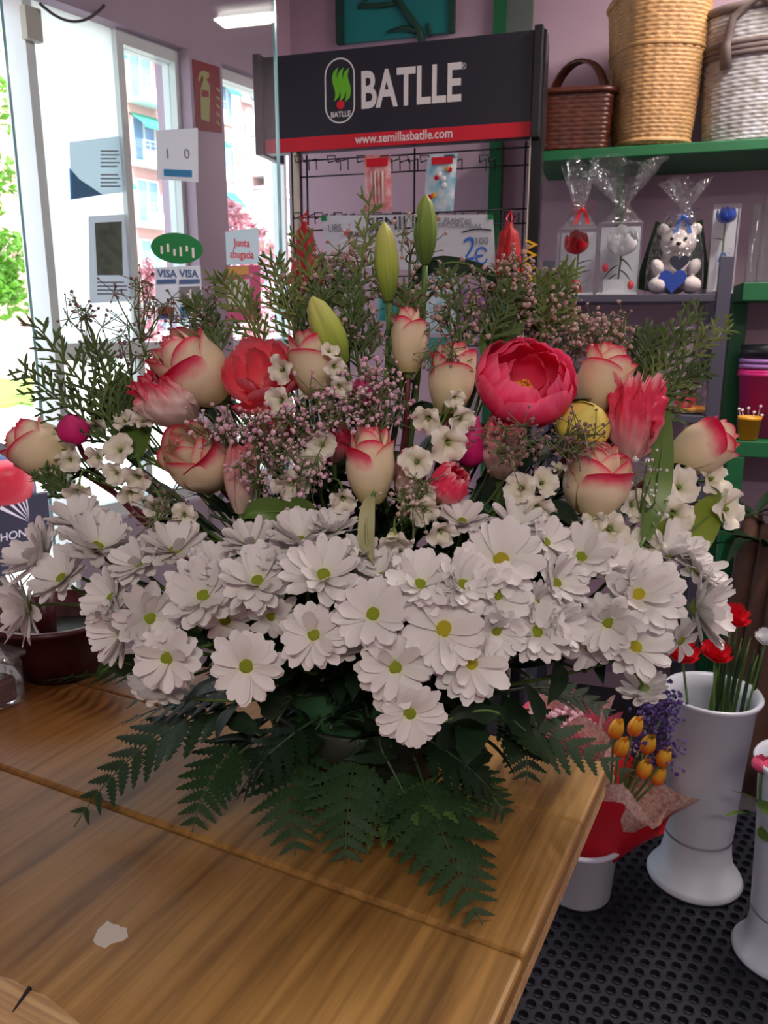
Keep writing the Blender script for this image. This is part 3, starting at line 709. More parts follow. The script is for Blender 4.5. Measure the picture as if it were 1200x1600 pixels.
a = MB(); a.lathe([(.22, -.05), (.28, 0), (.22, .05)], 24, cap0=False); put('wheel', a.mesh('wheel', M['tyre'], True), e, (0, 1.2, .28), (0, PI / 2, 0))
a = MB(); a.tube([V((0, .8, 1.0)), V((0, 1.2, .28))], .03, 8); a.tube([V((-.33, .72, 1.05)), V((.33, .72, 1.05))], .018, 8); a.build('handlebar', M['black'], e, True)

# ---- shop lamps on the ceiling (above and behind the viewer)
tube_lamp('ceiling_lamp', (1.25, -.9, CEIL - .09), R(73), 'white ceiling strip lamp over the aisle right of the viewer', 105)
tube_lamp('ceiling_lamp', (-.1, -1.6, CEIL - .09), R(-17), 'white ceiling strip lamp behind the viewer', 40)
tube_lamp('ceiling_lamp', (1.28, 1.74, CEIL - .09), R(83), 'white ceiling strip lamp in front of the basket shelf', 36)
# ================================================================ things along the back wall
def wloc(px, py, off, z=None):
    p = W(px, py, off); return V((p.x, p.y, p.z if z is None else z))
def wempty(name, px, py, off, label, cat, z=None, group=None, turn=0.0):
    return empty(name, wloc(px, py, off, z), RZW + turn, label, cat, group)
def wbox(name, x0, x1, z0, z1, d0, d1, mt, parent=None, bev=0):
    """box along the wall: x metres along WU from WP, d = distance from the wall"""
    p = WP + WU * ((x0 + x1) / 2) + WN * ((d0 + d1) / 2); rot = Matrix((WU, WN, V((0, 0, 1)))).transposed()
    m = MB(); m.box((p.x, p.y, (z0 + z1) / 2), (x1 - x0, d1 - d0, z1 - z0), rot); return m.build(name, mt, parent, bev=bev)
def wx(px, py, off): return (W(px, py, off) - WP).dot(WU)

# posts and panels on the wall
zt0 = W(620, 62).z
x0, x1 = wx(541, 40, 0), wx(703, 40, 0)
pic = wbox('wall_panel', x0, x1, zt0, CEIL - .05, 0, .02, M['teal_paint']); tag(pic, 'teal panel with a painted dark branch high on the mauve wall', 'panel')
wbox('frame_edge', x0 - .03, x0, zt0, CEIL - .05, 0, .03, M['dark_green'], pic); wbox('frame_edge', x1, x1 + .02, zt0, CEIL - .05, 0, .03, M['dark_green'], pic)
fW = lambda px, py: W(px, py, .024)
a = MB(); a.tube([W(600, -30, .024), W(628, 10, .024), W(655, 48, .024), W(660, 70, .024)], [.012, .012, .014, .014], 6); a.build('painted_branch', M['dark_green'], pic, True)
for pts in (((575, -5), (560, 10), (600, 8), (625, 6)), ((655, 50), (630, 44), (605, 50)), ((672, 55), (668, 36)), ((640, -20), (612, -5), (625, 14))):
    a = MB(); a.tube([W(x, y, .024) for x, y in pts], [.010] * (len(pts) - 1) + [.004], 6); a.build('painted_leaf', M['dark_green'], pic, True)
o = wbox('trim_4', wx(766, 300, .0), wx(785, 300, .0), 0, CEIL, 0, .04, M['green_paint']); struct(o)
x0, x1 = wx(787, 30, .02), wx(832, 30, .02)
o = wbox('display_board', x0, x1, W(800, 60, .02).z, CEIL - .02, 0, .03, M['board_grey']); tag(o, 'grey-green board on the wall behind the corner of the seed stand', 'board')

# upper green shelf with the baskets
ZS1 = W(850, 236, .36).z
xs0, xs1 = wx(838, 240, .36), 1.7
sh = wbox('green_shelf', xs0, xs1, ZS1 - .03, ZS1, .002, .36, M['green_paint'], bev=.003); tag(sh, 'long green painted shelf holding the three baskets', 'shelf')
for x in (xs0 + .25, 1.2):
    p = WP + WU * x; a = MB(); a.poly([(0, 0), (.22, 0), (0, -.2)], -.012, .012, Matrix.Translation(V((p.x, p.y, ZS1 - .031)) + WN * .003) @ Matrix((WN, V((0, 0, 1)), WU)).transposed().to_4x4()); a.build('bracket', M['green_paint'], sh)

def woven(prof, n=64, pw=None, sx=1, sy=1, amp=.004, stakes=16, wob=2):
    """wicker skin: strands that pass in front of and behind the stakes"""
    a = MB(); rows = len(prof)
    for i, (r, z) in enumerate(prof):
        for k in range(n):
            t = 2 * PI * k / n; ca, sa = math.cos(t), math.sin(t); q = 1
            if pw: q = (abs(ca) ** pw + abs(sa) ** pw) ** (-1 / pw)
            rr = r + amp * (.55 * math.sin(t * stakes + PI * (i // 4)) + .5 * abs(math.sin(t * stakes / 2)) ** 6 + .8 * math.sin(PI * (i % 4) / 4))
            a.v.append(V((rr * q * ca * sx, rr * q * sa * sy, z)))
    for i in range(rows - 1):
        for k in range(n):
            k2 = (k + 1) % n; a.face([i * n + k, i * n + k2, (i + 1) * n + k2, (i + 1) * n + k])
    a.face([k for k in range(n)][::-1])
    return a
def ring(r, z, t, n=48, pw=None, sx=1, sy=1, a=None):
    a = a or MB(); pts = []
    for k in range(n + 1):
        u = 2 * PI * k / n; ca, sa = math.cos(u), math.sin(u); q = (abs(ca) ** pw + abs(sa) ** pw) ** (-1 / pw) if pw else 1
        pts.append(V((r * q * ca * sx, r * q * sa * sy, z + .15 * t * math.sin(u * 24))))
    a.tube(pts, t, 6, cap=False); return a
# tall light basket
b = wempty('wicker_basket', 1016, 222, .24, 'tall straw-coloured wicker basket in the middle of the upper green shelf', 'basket', ZS1 + .004, turn=.35)
k = mpp(b.location); hh = 205 * k; rb, rt = 52 * k, 69 * k
N_ = 148
prof = [(rb + (rt - rb) * (i / N_) ** .85, hh * i / N_) for i in range(N_ + 1)]
woven(prof, 112, 2.8, amp=.0036, stakes=28).build('woven_body', M['wicker'], b, True)
ring(rt, hh, .011, pw=2.8).build('rim', M['wicker'], b, True)
a = ring(rb + (rt - rb) * .7, hh * .66, .008, pw=2.8); a.build('braid_band', M['wicker'], b, True)
a = ring(rb + .004, .012, .007, pw=2.8); a.build('base_band', M['wicker'], b, True)
# white basket with grey handles
b = wempty('wicker_basket', 1172, 210, .22, 'white wicker basket with grey-brown rim and loop handles on the green shelf', 'basket', ZS1 + .004, turn=-.15)
k = mpp(b.location); hh = 178 * k; rb, rt = 58 * k, 74 * k
prof = [(rb + (rt - rb) * i / 128, hh * i / 128) for i in range(129)]
woven(prof, 112, 2.4, 1.15, 1, amp=.0036, stakes=28).build('woven_body', M['wicker_white'], b, True)
ring(rt, hh, .014, pw=2.4, sx=1.15).build('rim', M['wicker_grey'], b, True)
a = MB()
for z in (.66, .70, .74): ring(rb + (rt - rb) * z + .004, hh * z, .009, pw=2.4, sx=1.15, a=a)
a.build('braid_band', M['wicker_grey'], b, True)
for s_, nm in ((-1, 'handle'), (1, 'handle')):
    yy = s_ * rt * .97; pts = [V((-.075, yy * .93, hh * .55)), V((-.078, yy * 1.08, hh * .72)), V((-.065, yy * 1.1, hh * .92)), V((0, yy * 1.1, hh * 1.04)), V((.065, yy * 1.1, hh * .92)), V((.078, yy * 1.08, hh * .72)), V((.075, yy * .93, hh * .55))]
    a = MB(); a.tube(pts, [.016, .013, .011, .011, .011, .013, .016], 8); a.build(nm, M['wicker_grey'], b, True)
# small dark basket
b = wempty('wicker_basket', 897, 228, .24, 'small dark brown basket with a tall hoop handle beside the seed stand', 'basket', ZS1 + .004, turn=.1)
k = mpp(b.location); hh = 80 * k; hx, hy = 50 * k, .10
prof = [(1 + .10 * i / 52, hh * i / 52) for i in range(53)]
a = woven(prof, 72, 7, hx, hy, amp=.02, stakes=18); a.build('woven_body', M['wicker_dark'], b, True)
ring(1.12, hh, .010, pw=7, sx=hx, sy=hy).build('rim', M['wicker_dark'], b, True)
a = MB(); pts = [V((0.005, hy * 1.0 * math.cos(t), hh * .9 + 62 * k * math.sin(t))) for t in [PI * i / 14 for i in range(15)]]
pts = [Matrix.Rotation(R(55), 3, 'Z') @ p for p in pts]
for j in (-1, 0, 1): a.tube([p + V((j * .009, j * .006, 0)) for p in pts], .006, 6)
a.build('handle', M['wicker_dark'], b, True)

# ---- slate shelving unit with the wrapped gifts
OFF2 = .46
ZS2 = W(1000, 460, OFF2).z; ZS3 = W(1080, 650, OFF2).z
xl, xr = wx(846, 462, OFF2), wx(1142, 462, OFF2)
u = empty('shelf_unit', V((*(WP + WU * xl + WN * OFF2).xy, 0)), RZW, 'slate grey metal shelving unit under the long green shelf', 'shelving unit')
Wd = xr - xl
def ubox(name, x0, x1, z0, z1, y0, y1, mt=M['slate_paint'], bev=.002):
    m = MB(); m.box(((x0 + x1) / 2, (y0 + y1) / 2, (z0 + z1) / 2), (x1 - x0, y1 - y0, z1 - z0)); return m.build(name, mt, u, bev=bev)
ztop = W(1150, 400, OFF2).z
for x in (0, Wd - .038):
    for y in (0, OFF2 - .05): ubox('post', x, x + .038, 0, ztop, y, y + .03)
for z in (ZS2, ZS3, .35): ubox('shelf_board', .001, Wd - .04, z - .022, z, .004, OFF2 - .02)

def gift_box(px, py, off, wpx, hpx, label, content, depth=.09, dep_turn=0.0):
    g = wempty('gift_box', px, py, off, label, 'gift box', ZS2 + .0015, turn=dep_turn)
    k = mpp(g.location); w_, h_ = wpx * k, hpx * k
    a = MB(); a.box((0, depth / 2, h_ / 2), (w_, depth, h_)); a.build('clear_case', M['acetate'], g)
    a = MB(); a.box((0, depth / 2, .004), (w_ * .96, depth * .94, .006)); a.build('base_card', M['white'], g)
    a = MB(); a.box((0, depth * .97 - .004, h_ / 2), (w_ * .94, .002, h_ * .94)); a.build('back_card', M['paper'], g)
    for sx in (-1, 1):
        a = MB(); a.box((sx * w_ / 2, 0, h_ / 2), (.003, .003, h_)); a.build('case_edge', M['acetate'], g)
    content(g, w_, h_, depth, k); return g
def cup(a_, b_, ang0, hw, rf=.0, nu=8, nv=7, v0=.04, rim=.06, flare=0.0, bow=.58, tip=0., sd=0):
    """one cupped petal: a patch of a bowl of radius a_ and height b_"""
    m = MB(); ph = sd * 1.7
    def fn(u, v):
        x = (u - .5) * 2; t = v0 + (1 - v0) * v
        r = a_ * math.sin(PI * bow * t) ; z = b_ * (1 - math.cos(PI * .5 * t)) * 1.0
        z = b_ * (t ** 1.4) if tip else z
        r += flare * max(0, t - .75) ** 1.5 * (1 - .3 * x * x)
        z -= b_ * (rim * 3) * x * x * t * t - b_ * tip * (1 - abs(x)) * t ** 4 * .3
        rf_ = rf * t * t * (math.sin(x * 9 + ph) + .6 * math.sin(x * 17 + ph * 2)); r += rf_ * a_ * .5; z += rf_ * b_
        wdt = hw * (.45 + .55 * math.sin(PI * min(1, .15 + .72 * t)))
        an = ang0 + x * wdt
        return (r * math.cos(an), r * math.sin(an), z)
    return m.grid(fn, nu, nv)
def little_rose(g, c, r, mt, axis=V((0, -.72, .70))):
    h = put('rose_head', None, g, c); h.rotation_euler = axis.to_track_quat('Z', 'Y').to_euler()
    bpy.data.objects.remove(h)
    a = MB(); q = axis.to_track_quat('Z', 'Y').to_matrix()
    for (s, n, hb) in ((1, 5, .9), (.75, 4, 1.0), (.5, 3, 1.05), (.28, 2, 1.05)):
        for i in range(n):
            pm = cup(r * s, r * 1.5 * hb, 2 * PI * i / n + s * 3, 2.4 / n + .25, rf=.04, nu=6, nv=6, flare=r * .5 * s, bow=.68, sd=i)
            off = len(a.v); a.v += [q @ p + V(c) for p in pm.v]
            for f_, uv_ in zip(pm.f, pm.uv): a.face([i_ + off for i_ in f_], uv_)
    return a.build('rose_head', mt, g, True)
def leaf_mb(L_, W_, bend=.3, fold=.2, n=8, notch=0, base=.06, wave=0.0):
    """lance leaf along +x, its face up"""
    m = MB()
    def fn(u, v):
        t = u; wd = W_ * .5 * (math.sin(PI * t ** .8) ** .85 + base * (1 - t)) * (1 + notch * abs(math.sin(t * PI * 4.5)) - notch * .5)
        y = (v - .5) * 2; x = L_ * t - (notch * L_ * .1 * abs(y) if notch else 0)
        return (x, y * wd, -bend * L_ * t * t + fold * abs(y) * wd + wave * W_ * math.sin(t * 14 + y * 2) * abs(y))
    return m.grid(fn, n, 4)
def bow(g, c, r, mt, axis_x=V((1, 0, 0)), tails=True):
    a = MB()
    for s_ in (-1, 1):
        for (el, sc_) in ((.35, 1), (-.25, .85)):
            def fn(u, v):
                t = u * 2 * PI; x = s_ * (r * sc_ * .5) * (1 - math.cos(t)); z = r * .32 * math.sin(t) + el * x * s_
                return V(c) + V((x, -.1 * r - r * .35 * (v - .5) * (.4 + abs(x) / r), z))
            a.grid(fn, 12, 2)
    if tails:
        for s_ in (-1, 1):
            a.grid(lambda u, v: V(c) + V((s_ * (.15 + .35 * u) * r + (v - .5) * r * .28, -.12 * r, -u * r * 1.1)), 4, 1)
    a.ell(V(c) + V((0, -.12 * r, 0)), r * .16, 8, 6)
    return a.build('ribbon_bow', mt, g, True)
def cello_top(g, c, r0, h, spread):
    """gathered cellophane: a neck that opens into a crumpled fan"""
    a = MB()
    def fn(u, v):
        t = 2 * PI * u; rr = (r0 * (1 - v * 3) + .012) if v < .28 else .012 + spread * (v - .28) * (1 + .35 * math.sin(t * 5) + .2 * math.sin(t * 11 + 2))
        return V(c) + V((rr * math.cos(t), rr * .5 * math.sin(t), h * v * (1 + .12 * math.sin(t * 3 + 1) * v)))
    a.grid(fn, 40, 12); return a.build('cellophane_top', M['cellophane'], g, True)

def red_rose_content(g, w_, h_, d, k):
    little_rose(g, V((-.002, d * .45, h_ * .68)), 19 * k, M['rose_red'])
    a = MB(); a.tube([V((0, d * .5, .02)), V((.004, d * .5, h_ * .7))], .003, 6); a.build('stem', M['stem_green'], g)
    for s_, z in ((1, .45), (-1, .38), (1, .3)):
        o = leaf_mb(.05, .03).build('leaf', M['leaf_dark'], g, True); o.location = (0, d * .45, h_ * z); o.rotation_euler = (0, -.6, 0 if s_ > 0 else PI)
    bow(g, V((0, d * .12, h_ * .22)), 24 * k, M['ribbon_red'])
g = gift_box(897, 455, .40, 58, 100, 'clear gift box with a red rose and a red bow, leftmost on the slate shelf', red_rose_content)
k = mpp(g.location); cello_top(g, V((0, .045, 100 * k)), .05, 95 * k, .05)
bow(g, V((.01, .03, 128 * k)), 20 * k, M['ribbon_red'])
def white_rose_content(g, w_, h_, d, k):
    little_rose(g, V((.008, d * .45, h_ * .62)), 24 * k, M['rose_white'])
    a = MB(); a.tube([V((0, d * .5, .02)), V((.008, d * .5, h_ * .65))], .003, 6); a.build('stem', M['stem_green'], g)
    for s_, z in ((1, .52), (-1, .42), (1, .36), (-1, .3)):
        o = leaf_mb(.06, .04).build('leaf', M['leaf_dark'], g, True); o.location = (0, d * .4, h_ * z); o.rotation_euler = (0, .5, 0 if s_ > 0 else PI)
    a = MB(); a.box((-.01, d * .35, h_ * .12), (w_ * .5, d * .3, h_ * .2)); a.build('white_card', M['paper'], g)
    for x, z in ((-.3, .38), (.32, .13)):
        a = MB(); a.ell((w_ * x, d * .1, h_ * z), (5 * k, 4 * k, 7 * k), 8, 6); a.build('ladybird', M['ribbon_red'], g, True)
g = gift_box(963, 457, .40, 64, 108, 'clear gift box with a white rose, between the red rose box and the bear', white_rose_content)
k = mpp(g.location); cello_top(g, V((0, .045, 108 * k)), .055, 88 * k, .13)
def blue_rose_content(g, w_, h_, d, k):
    little_rose(g, V((0, d * .45, h_ * .80)), 15 * k, M['rose_blue'], V((0, -.3, .95)))
    a = MB(); a.tube([V((0, d * .5, .01)), V((0, d * .5, h_ * .8))], .003, 6); a.build('stem', M['stem_green'], g)
    o = leaf_mb(.035, .022).build('leaf', M['leaf_dark'], g, True); o.location = (0, d * .45, h_ * .6); o.rotation_euler = (0, -.5, PI)
    bow(g, V((0, d * .15, h_ * .46)), 12 * k, M['ribbon_blue'])
gift_box(1124, 462, .42, 38, 132, 'slim clear gift box with a blue rose beside the slate post', blue_rose_content, depth=.06)

# bear in cellophane
g = wempty('teddy_bear', 1052, 458, .36, 'off-white teddy bear with a blue heart, sitting wrapped in cellophane', 'teddy bear', ZS2 + .0015)
k = mpp(g.location)
a = MB()
a.ell((0, .03, 32 * k), (27 * k, 22 * k, 32 * k), 16, 12); a.ell((2 * k, .02, 78 * k), (27 * k, 23 * k, 24 * k), 16, 12)
for s_ in (-1, 1):
    a.ell((s_ * 24 * k + 2 * k, .03, 98 * k), (10 * k, 6 * k, 10 * k), 10, 8)
    a.ell((s_ * 26 * k, -.02, 40 * k), (10 * k, 15 * k, 14 * k), 10, 8, Matrix.Rotation(s_ * .5, 3, 'Y'))
    a.ell((s_ * 24 * k, -.045, 13 * k), (15 * k, 22 * k, 13 * k), 12, 8)
a.ell((1 * k, -.022, 71 * k), (12 * k, 10 * k, 9 * k), 10, 8)
o = a.build('body', M['bear'], g, True); rm = o.modifiers.new('remesh', 'REMESH'); rm.mode = 'VOXEL'; rm.voxel_size = .006; rm.use_smooth_shade = True
for s_ in (-1, 1):
    a = MB(); a.ell((s_ * 10 * k + 1 * k, -.027, 82 * k), 2.6 * k, 8, 6); a.build('eye', M['black_gloss'], g, True)
a = MB(); a.ell((1 * k, -.047, 74 * k), (4 * k, 3 * k, 3 * k), 8, 6); a.build('nose', M['black_gloss'], g, True)
def heart(c, r, mt, name, dep=.02):
    pts = []
    for i in range(28):
        t = 2 * PI * i / 28; pts.append((r * .0625 * 16 * math.sin(t) ** 3, r * .0625 * (13 * math.cos(t) - 5 * math.cos(2 * t) - 2 * math.cos(3 * t) - math.cos(4 * t))))
    m = MB(); m.poly(pts, 0, dep); o = put(name, m.mesh(name, mt, False), g, c, (PI / 2, 0, 0)); b = o.modifiers.new('bevel', 'BEVEL'); b.width = .006; b.segments = 3; return o
heart(V((-4 * k, -.055, 20 * k)), 20 * k, M['rose_blue'], 'heart', .02)
heart(V((4 * k, -.04, 46 * k)), 14 * k, M['scooter_dark'], 'heart', .015)
a = MB()
a.grid(lambda u, v: ((40 + 4 * math.sin(u * 40)) * k * math.cos(2 * PI * u) * (1 - .55 * v ** 3), .02 - (30 * k) * math.sin(2 * PI * u) * (1 - .6 * v ** 3), 118 * k * v + .003), 36, 10)
a.build('cellophane_wrap', M['cellophane'], g, True)
cello_top(g, V((8 * k, .02, 112 * k)), .02, 55 * k, .07); bow(g, V((6 * k, -.01, 114 * k)), 22 * k, M['ribbon_blue'])
for x, rz in ((-34, .25), (34, -.2)):
    a = MB(); a.box((x * k, .085, 60 * k), (26 * k, .012, 105 * k), Matrix.Rotation(rz, 3, 'Y')); a.build('backing_leaf', M['leaf_dark'], g)

# lower shelf: cellophane cone with red ribbon
g = wempty('wrapped_gift', 1075, 640, .36, 'small cellophane parcel with red ribbon on the lower slate shelf', 'gift', ZS3 + .002)
k = mpp(g.location)
a = MB(); a.grid(lambda u, v: ((34 + 4 * math.sin(u * 50)) * k * math.cos(2 * PI * u) * (1 - .6 * v), 30 * k * math.sin(2 * PI * u) * (1 - .6 * v), 70 * k * v + .002), 30, 6); a.build('cellophane_wrap', M['cellophane'], g, True)
cello_top(g, V((0, 0, 68 * k)), .02, 70 * k, .10); bow(g, V((0, -.04, 66 * k)), 18 * k, M['ribbon_red'])
a = MB(); a.ell((-6 * k, 0, 18 * k), (16 * k, 14 * k, 15 * k), 12, 8); a.build('red_filling', M['ribbon_red'], g, True)
a = MB(); a.lathe([(26 * k, .002), (30 * k, 8 * k), (29 * k, 8 * k)], 24); a.build('tray', M['pot_yellow'], g, True)

# ---- green shelving at the far right, with pots
ZG1 = W(1180, 441, .30).z; ZG2 = W(1180, 690, .34).z
xg0 = wx(1132, 760, .34)
gu = empty('green_shelf_unit', V((*(WP + WU * xg0 + WN * .34).xy, 0)), RZW, 'green painted shelf unit to the right of the slate shelving', 'shelving unit')
def gbox(name, x0, x1, z0, z1, y0, y1):
    m = MB(); m.box(((x0 + x1) / 2, (y0 + y1) / 2, (z0 + z1) / 2), (x1 - x0, y1 - y0, z1 - z0)); return m.build(name, M['green_paint'], gu, bev=.003)
gbox('post', 0, .05, 0, ZG2 - .05, 0, .05); gbox('post', 0, .05, 0, ZG2 - .05, .27, .32); gbox('post', .95, 1.0, 0, ZG1, 0, .05); gbox('post', .95, 1.0, 0, ZG1, .27, .32)
gbox('shelf_board', 0, .95, ZG2 - .05, ZG2, 0, .33); gbox('shelf_board', .0, .95, ZG1 - .055, ZG1, .04, .33); gbox('post', 0, .05, ZG2, ZG1 - .055, .28, .32)
p_ = empty('plant_pot', wloc(1188, 690, .2, ZG2 + .002), RZW, 'tall pink plastic pot with a black rim inside at the right end of the shelf', 'plant pot'); k = mpp(p_.location)
def pot(e, r0, r1, h, mt, rim=.006, name='pot'):
    a = MB(); a.lathe([(r0, 0), (r1, h), (r1 + rim, h), (r1 + rim, h - .015)][:2] + [(r1 + rim, h), (r1 + rim, h + .012), (r1 - .002, h + .012), (r0 - .004, .006)], 36); return a.build(name, mt, e, True)
pot(p_, 33 * k, 40 * k, 92 * k, M['pot_pink'], name='outer_pot')
for i, z in enumerate((96, 104, 112)):
    a = MB(); a.lathe([(39 * k, z * k), (42 * k, z * k), (42 * k, (z + 6) * k), (38 * k, (z + 6) * k)], 36, cap0=False); a.build('stacked_rim', M['pot_pink'] if i == 0 else M['pot_violet'], p_, True)
a = MB(); a.lathe([(40 * k, 120 * k), (41 * k, 120 * k), (42 * k, 138 * k), (37 * k, 138 * k), (36 * k, 118 * k)], 36, cap0=False); a.build('black_rim', M['black'], p_, True)
p_ = empty('plant_pot', wloc(1168, 686, .31, ZG2 + .002), RZW, 'tiny ochre pot with white sprigs at the front of the green shelf', 'plant pot'); k = mpp(p_.location)
pot(p_, 14 * k, 17 * k, 30 * k, M['pot_yellow'], .001)
for i in range(6):
    a = MB(); t = i * 1.1; a.tube([V((10 * k * math.cos(t), 10 * k * math.sin(t), 20 * k)), V((17 * k * math.cos(t), 17 * k * math.sin(t), (38 + 3 * i) * k))], .0012, 4); a.ico(V((17 * k * math.cos(t), 17 * k * math.sin(t), (38 + 3 * i) * k)), 2.6 * k); a.build('sprig', M['white'], p_)
for i, (px, h) in enumerate(((1172, 116), (1190, 128))):
    t_ = empty('glass_tube', wloc(px, 440, .24, ZG1 + .002), RZW, ('thin clear tube nearer the slate post on the green shelf', 'taller clear tube at the right frame edge on the green shelf')[i], 'glass tube'); k = mpp(t_.location)
    a = MB(); a.lathe([(9 * k, 0), (9 * k, h * k), (8 * k, h * k), (8 * k, .003)], 20); a.build('tube', M['acetate'], t_, True)
    a = MB(); a.lathe([(10 * k, 0), (10 * k, .006), (2 * k, .008)], 20); a.build('foot', M['acetate'], t_, True)

# ---- trunks of the tall pot plants under the green shelf
for i, (bx, by, tx, ty, r) in enumerate(((1140, 1050, 1178, 800, 15), (1168, 1060, 1205, 820, 15), (1195, 1070, 1235, 820, 16))):
    off = .52 + .03 * i; b0 = W(bx, by, off); t0 = W(tx, ty, off - .05); b1 = b0 + (b0 - t0) * (b0.z / (t0.z - b0.z)) * .999
    k = mpp(b0); e = empty('plant_cane', b1, 0, ('brown bark cane leaning beside the green post', 'middle bark cane behind the red carnations', 'rightmost bark cane at the frame edge')[i], 'plant')
    a = MB(); pts = [b1 + (t0 - b1) * t - b1 for t in [j / 8 for j in range(9)]]; a.tube(pts, [r * k * (1 + .08 * math.sin(j * 2.2 + i)) for j in range(9)], 12); a.build('trunk', M['trunk'], e, True)
    for j in range(7):
        o = leaf_mb(random.uniform(.22, .34), .035, bend=.55).build('leaf', M['leaf_dark'], e, True); o.location = t0 - b1 - V((0, 0, random.uniform(0, .12))); o.rotation_euler = (random.uniform(-.4, .4), -random.uniform(.1, .9), j * .95 + i + 2.2)

# ================================================================ the seed stand
DPp = P(640, 200, 2.40)
def D(px, py, off=0.0): return onplane(px, py, DPp + WN * off, WN)
base = D(640, 500); zb = 0
ds = empty('seed_display_stand', V((D(640, 500).x, D(640, 500).y, 0)), RZW, 'black wire seed rack with a white-lettered black header board behind the bouquet', 'display stand')
def dl(px, py, off=0.0):
    q = D(px, py, off) - ds.location; return V((q.dot(WU), -q.dot(WN), q.z))
tl, tr, br, bl = dl(402, 88), dl(833, 48), dl(831, 218), dl(440, 232)
xl_, xr_ = dl(412, 150).x, dl(832, 150).x
zt1, zb1 = dl(640, 66).z, dl(640, 226).z
m = MB(); m.box(((xl_ + xr_) / 2, .02, (zt1 + zb1) / 2), (xr_ - xl_, .04, zt1 - zb1)); hd = m.build('header_board', M['header_black'], ds, bev=.003)
m = MB(); m.box((xr_ + .012, .06, (zt1 + zb1) / 2 - .0), (.022, .16, zt1 - zb1 + .01)); m.build('header_cheek', M['black'], ds, bev=.002)
m = MB(); m.box((xl_ - .012, .06, (zt1 + zb1) / 2), (.022, .16, zt1 - zb1 + .01)); m.build('header_cheek', M['black'], ds, bev=.002)
zr1, zr0 = dl(640, 203).z, zb1 + .001
m = MB(); m.box(((xl_ + xr_) / 2 + .0, -.0008, (zr1 + zr0) / 2), (xr_ - xl_ - .002, .0014, zr1 - zr0)); m.build('red_strip', M['red_print'], hd)
q = dl(630, 214); text('lettering', 'www.semillasbatlle.com', .034, M['white_print'], hd, (q.x, -.0018, (zr1 + zr0) / 2 + .002), sx=.86, bold=.0004)
q0, q1 = dl(562, 140), dl(722, 128)
text('lettering', 'BATLLE', .132, M['white_print'], hd, ((q0.x + q1.x) / 2, -.0006, dl(640, 138).z), sx=(q1.x - q0.x) / .44, bold=.003)
q = dl(724, 104); text('registered_mark', '®', .022, M['white_print'], hd, (q.x, -.0006, q.z))
# emblem: pill outline, three green flames, red dot, small lettering
kx = mpp(D(531, 142)); c = dl(531, 142); rw, rh = 25 * kx, 47 * kx
def pill(rw, rh, n=12):
    return [(rw * math.cos(t), rh - rw + rw * math.sin(t)) for t in [PI * i / n for i in range(n + 1)]] + [(-rw * math.cos(t), -(rh - rw) - rw * math.sin(t)) for t in [PI * i / n for i in range(n + 1)]]
o_, i_ = pill(rw, rh), pill(rw - 2.2 * kx, rh - 2.2 * kx); m = MB(); n = len(o_)
m.v = [V((x + c.x, -.0006, z + c.z)) for x, z in o_] + [V((x + c.x, -.0006, z + c.z)) for x, z in i_]
for i in range(n): m.face([i, (i + 1) % n, n + (i + 1) % n, n + i])
m.build('emblem_outline', M['white_print'], hd)
for j in range(3):
    m = MB(); x0 = c.x + (-10 + 9 * j) * kx
    m.grid(lambda u, v: (x0 + (u * 8 + 2.5 * math.sin(v * PI * 2)) * kx, -.0007, c.z + (-12 + 43 * v + 6 * (u - .5)) * kx - (j * 1.0) * kx), 2, 10); m.build('green_wave', M['green_print'], hd)
m = MB(); m.lathe([(6.5 * kx, 0), (6.5 * kx, .0006)], 20, cap1=True); o = put('red_dot', m.mesh('red_dot', M['red_print'], False), hd, (c.x + 1 * kx, -.0004, c.z - 20 * kx), (PI / 2, 0, 0))
text('lettering', 'BATLLE', .020, M['white_print'], hd, (c.x + 1 * kx, -.0006, c.z - 34 * kx), sx=.9, bold=.0004)
# posts
xpr = dl(835, 300).x; xpl = dl(458, 300).x
for xp in (xpr, xpl):
    m = MB(); m.box((xp, .03, zt1 / 2), (.030 if xp == xpr else .016, .05, zt1)); m.build('post', M['black_gloss'], ds, bev=.002)
    m = MB(); m.box((xp - (.0165 if xp == xpr else -.006) , .012, zb1 / 2), (.003 if xp == xpr else .012, .02, zb1)); m.build('post_edge', M['cream'], ds)
q = dl(823, 420); text('lettering', 'WWW', .05, M['yellow_print'], ds, (xpr - .002, .0035, q.z - .01), (PI / 2, -PI / 2, 0), sx=1.15, bold=.0004)
m = MB(); m.box((0, .07, .04), (xr_ - xl_ + .04, .28, .06)); m.build('foot_base', M['black'], ds, bev=.004)
# wire grid and hooks
def wire(name, pts, r=.0022): a = MB(); a.tube(pts, r, 5); return a.build(name, M['wire'], ds, True)
yw = .045
for (py, dz) in ((236, 0), (263, 0), (330, 0), (352, 0), (430, 0), (452, 0), (540, 0), (700, 0)):
    z = dl(640, py).z; wire('cross_wire', [V((xpl, yw, z)), V((xpr, yw, z))])
for x in (dl(470, 300).x, dl(815, 300).x, dl(640, 300).x):
    wire('upright_wire', [V((x, yw + .006, zb1)), V((x, yw + .006, .1))], .003)
for py, xs in ((262, (480, 530, 575, 612, 640, 672, 710, 762)), (348, (478, 510, 540, 600, 630, 670, 712, 760, 800))):
    for px in xs:
        q = dl(px, py); z = q.z
        wire('hook', [V((q.x - .012, yw, z)), V((q.x - .012, yw - .004, z + .03)), V((q.x - .012, yw - .10, z + .005)), V((q.x - .012, yw - .11, z + .02)), V((q.x + .012, yw - .11, z + .02)), V((q.x + .012, yw - .10, z + .005)), V((q.x + .012, yw - .004, z + .03)), V((q.x + .012, yw, z))], .0018)
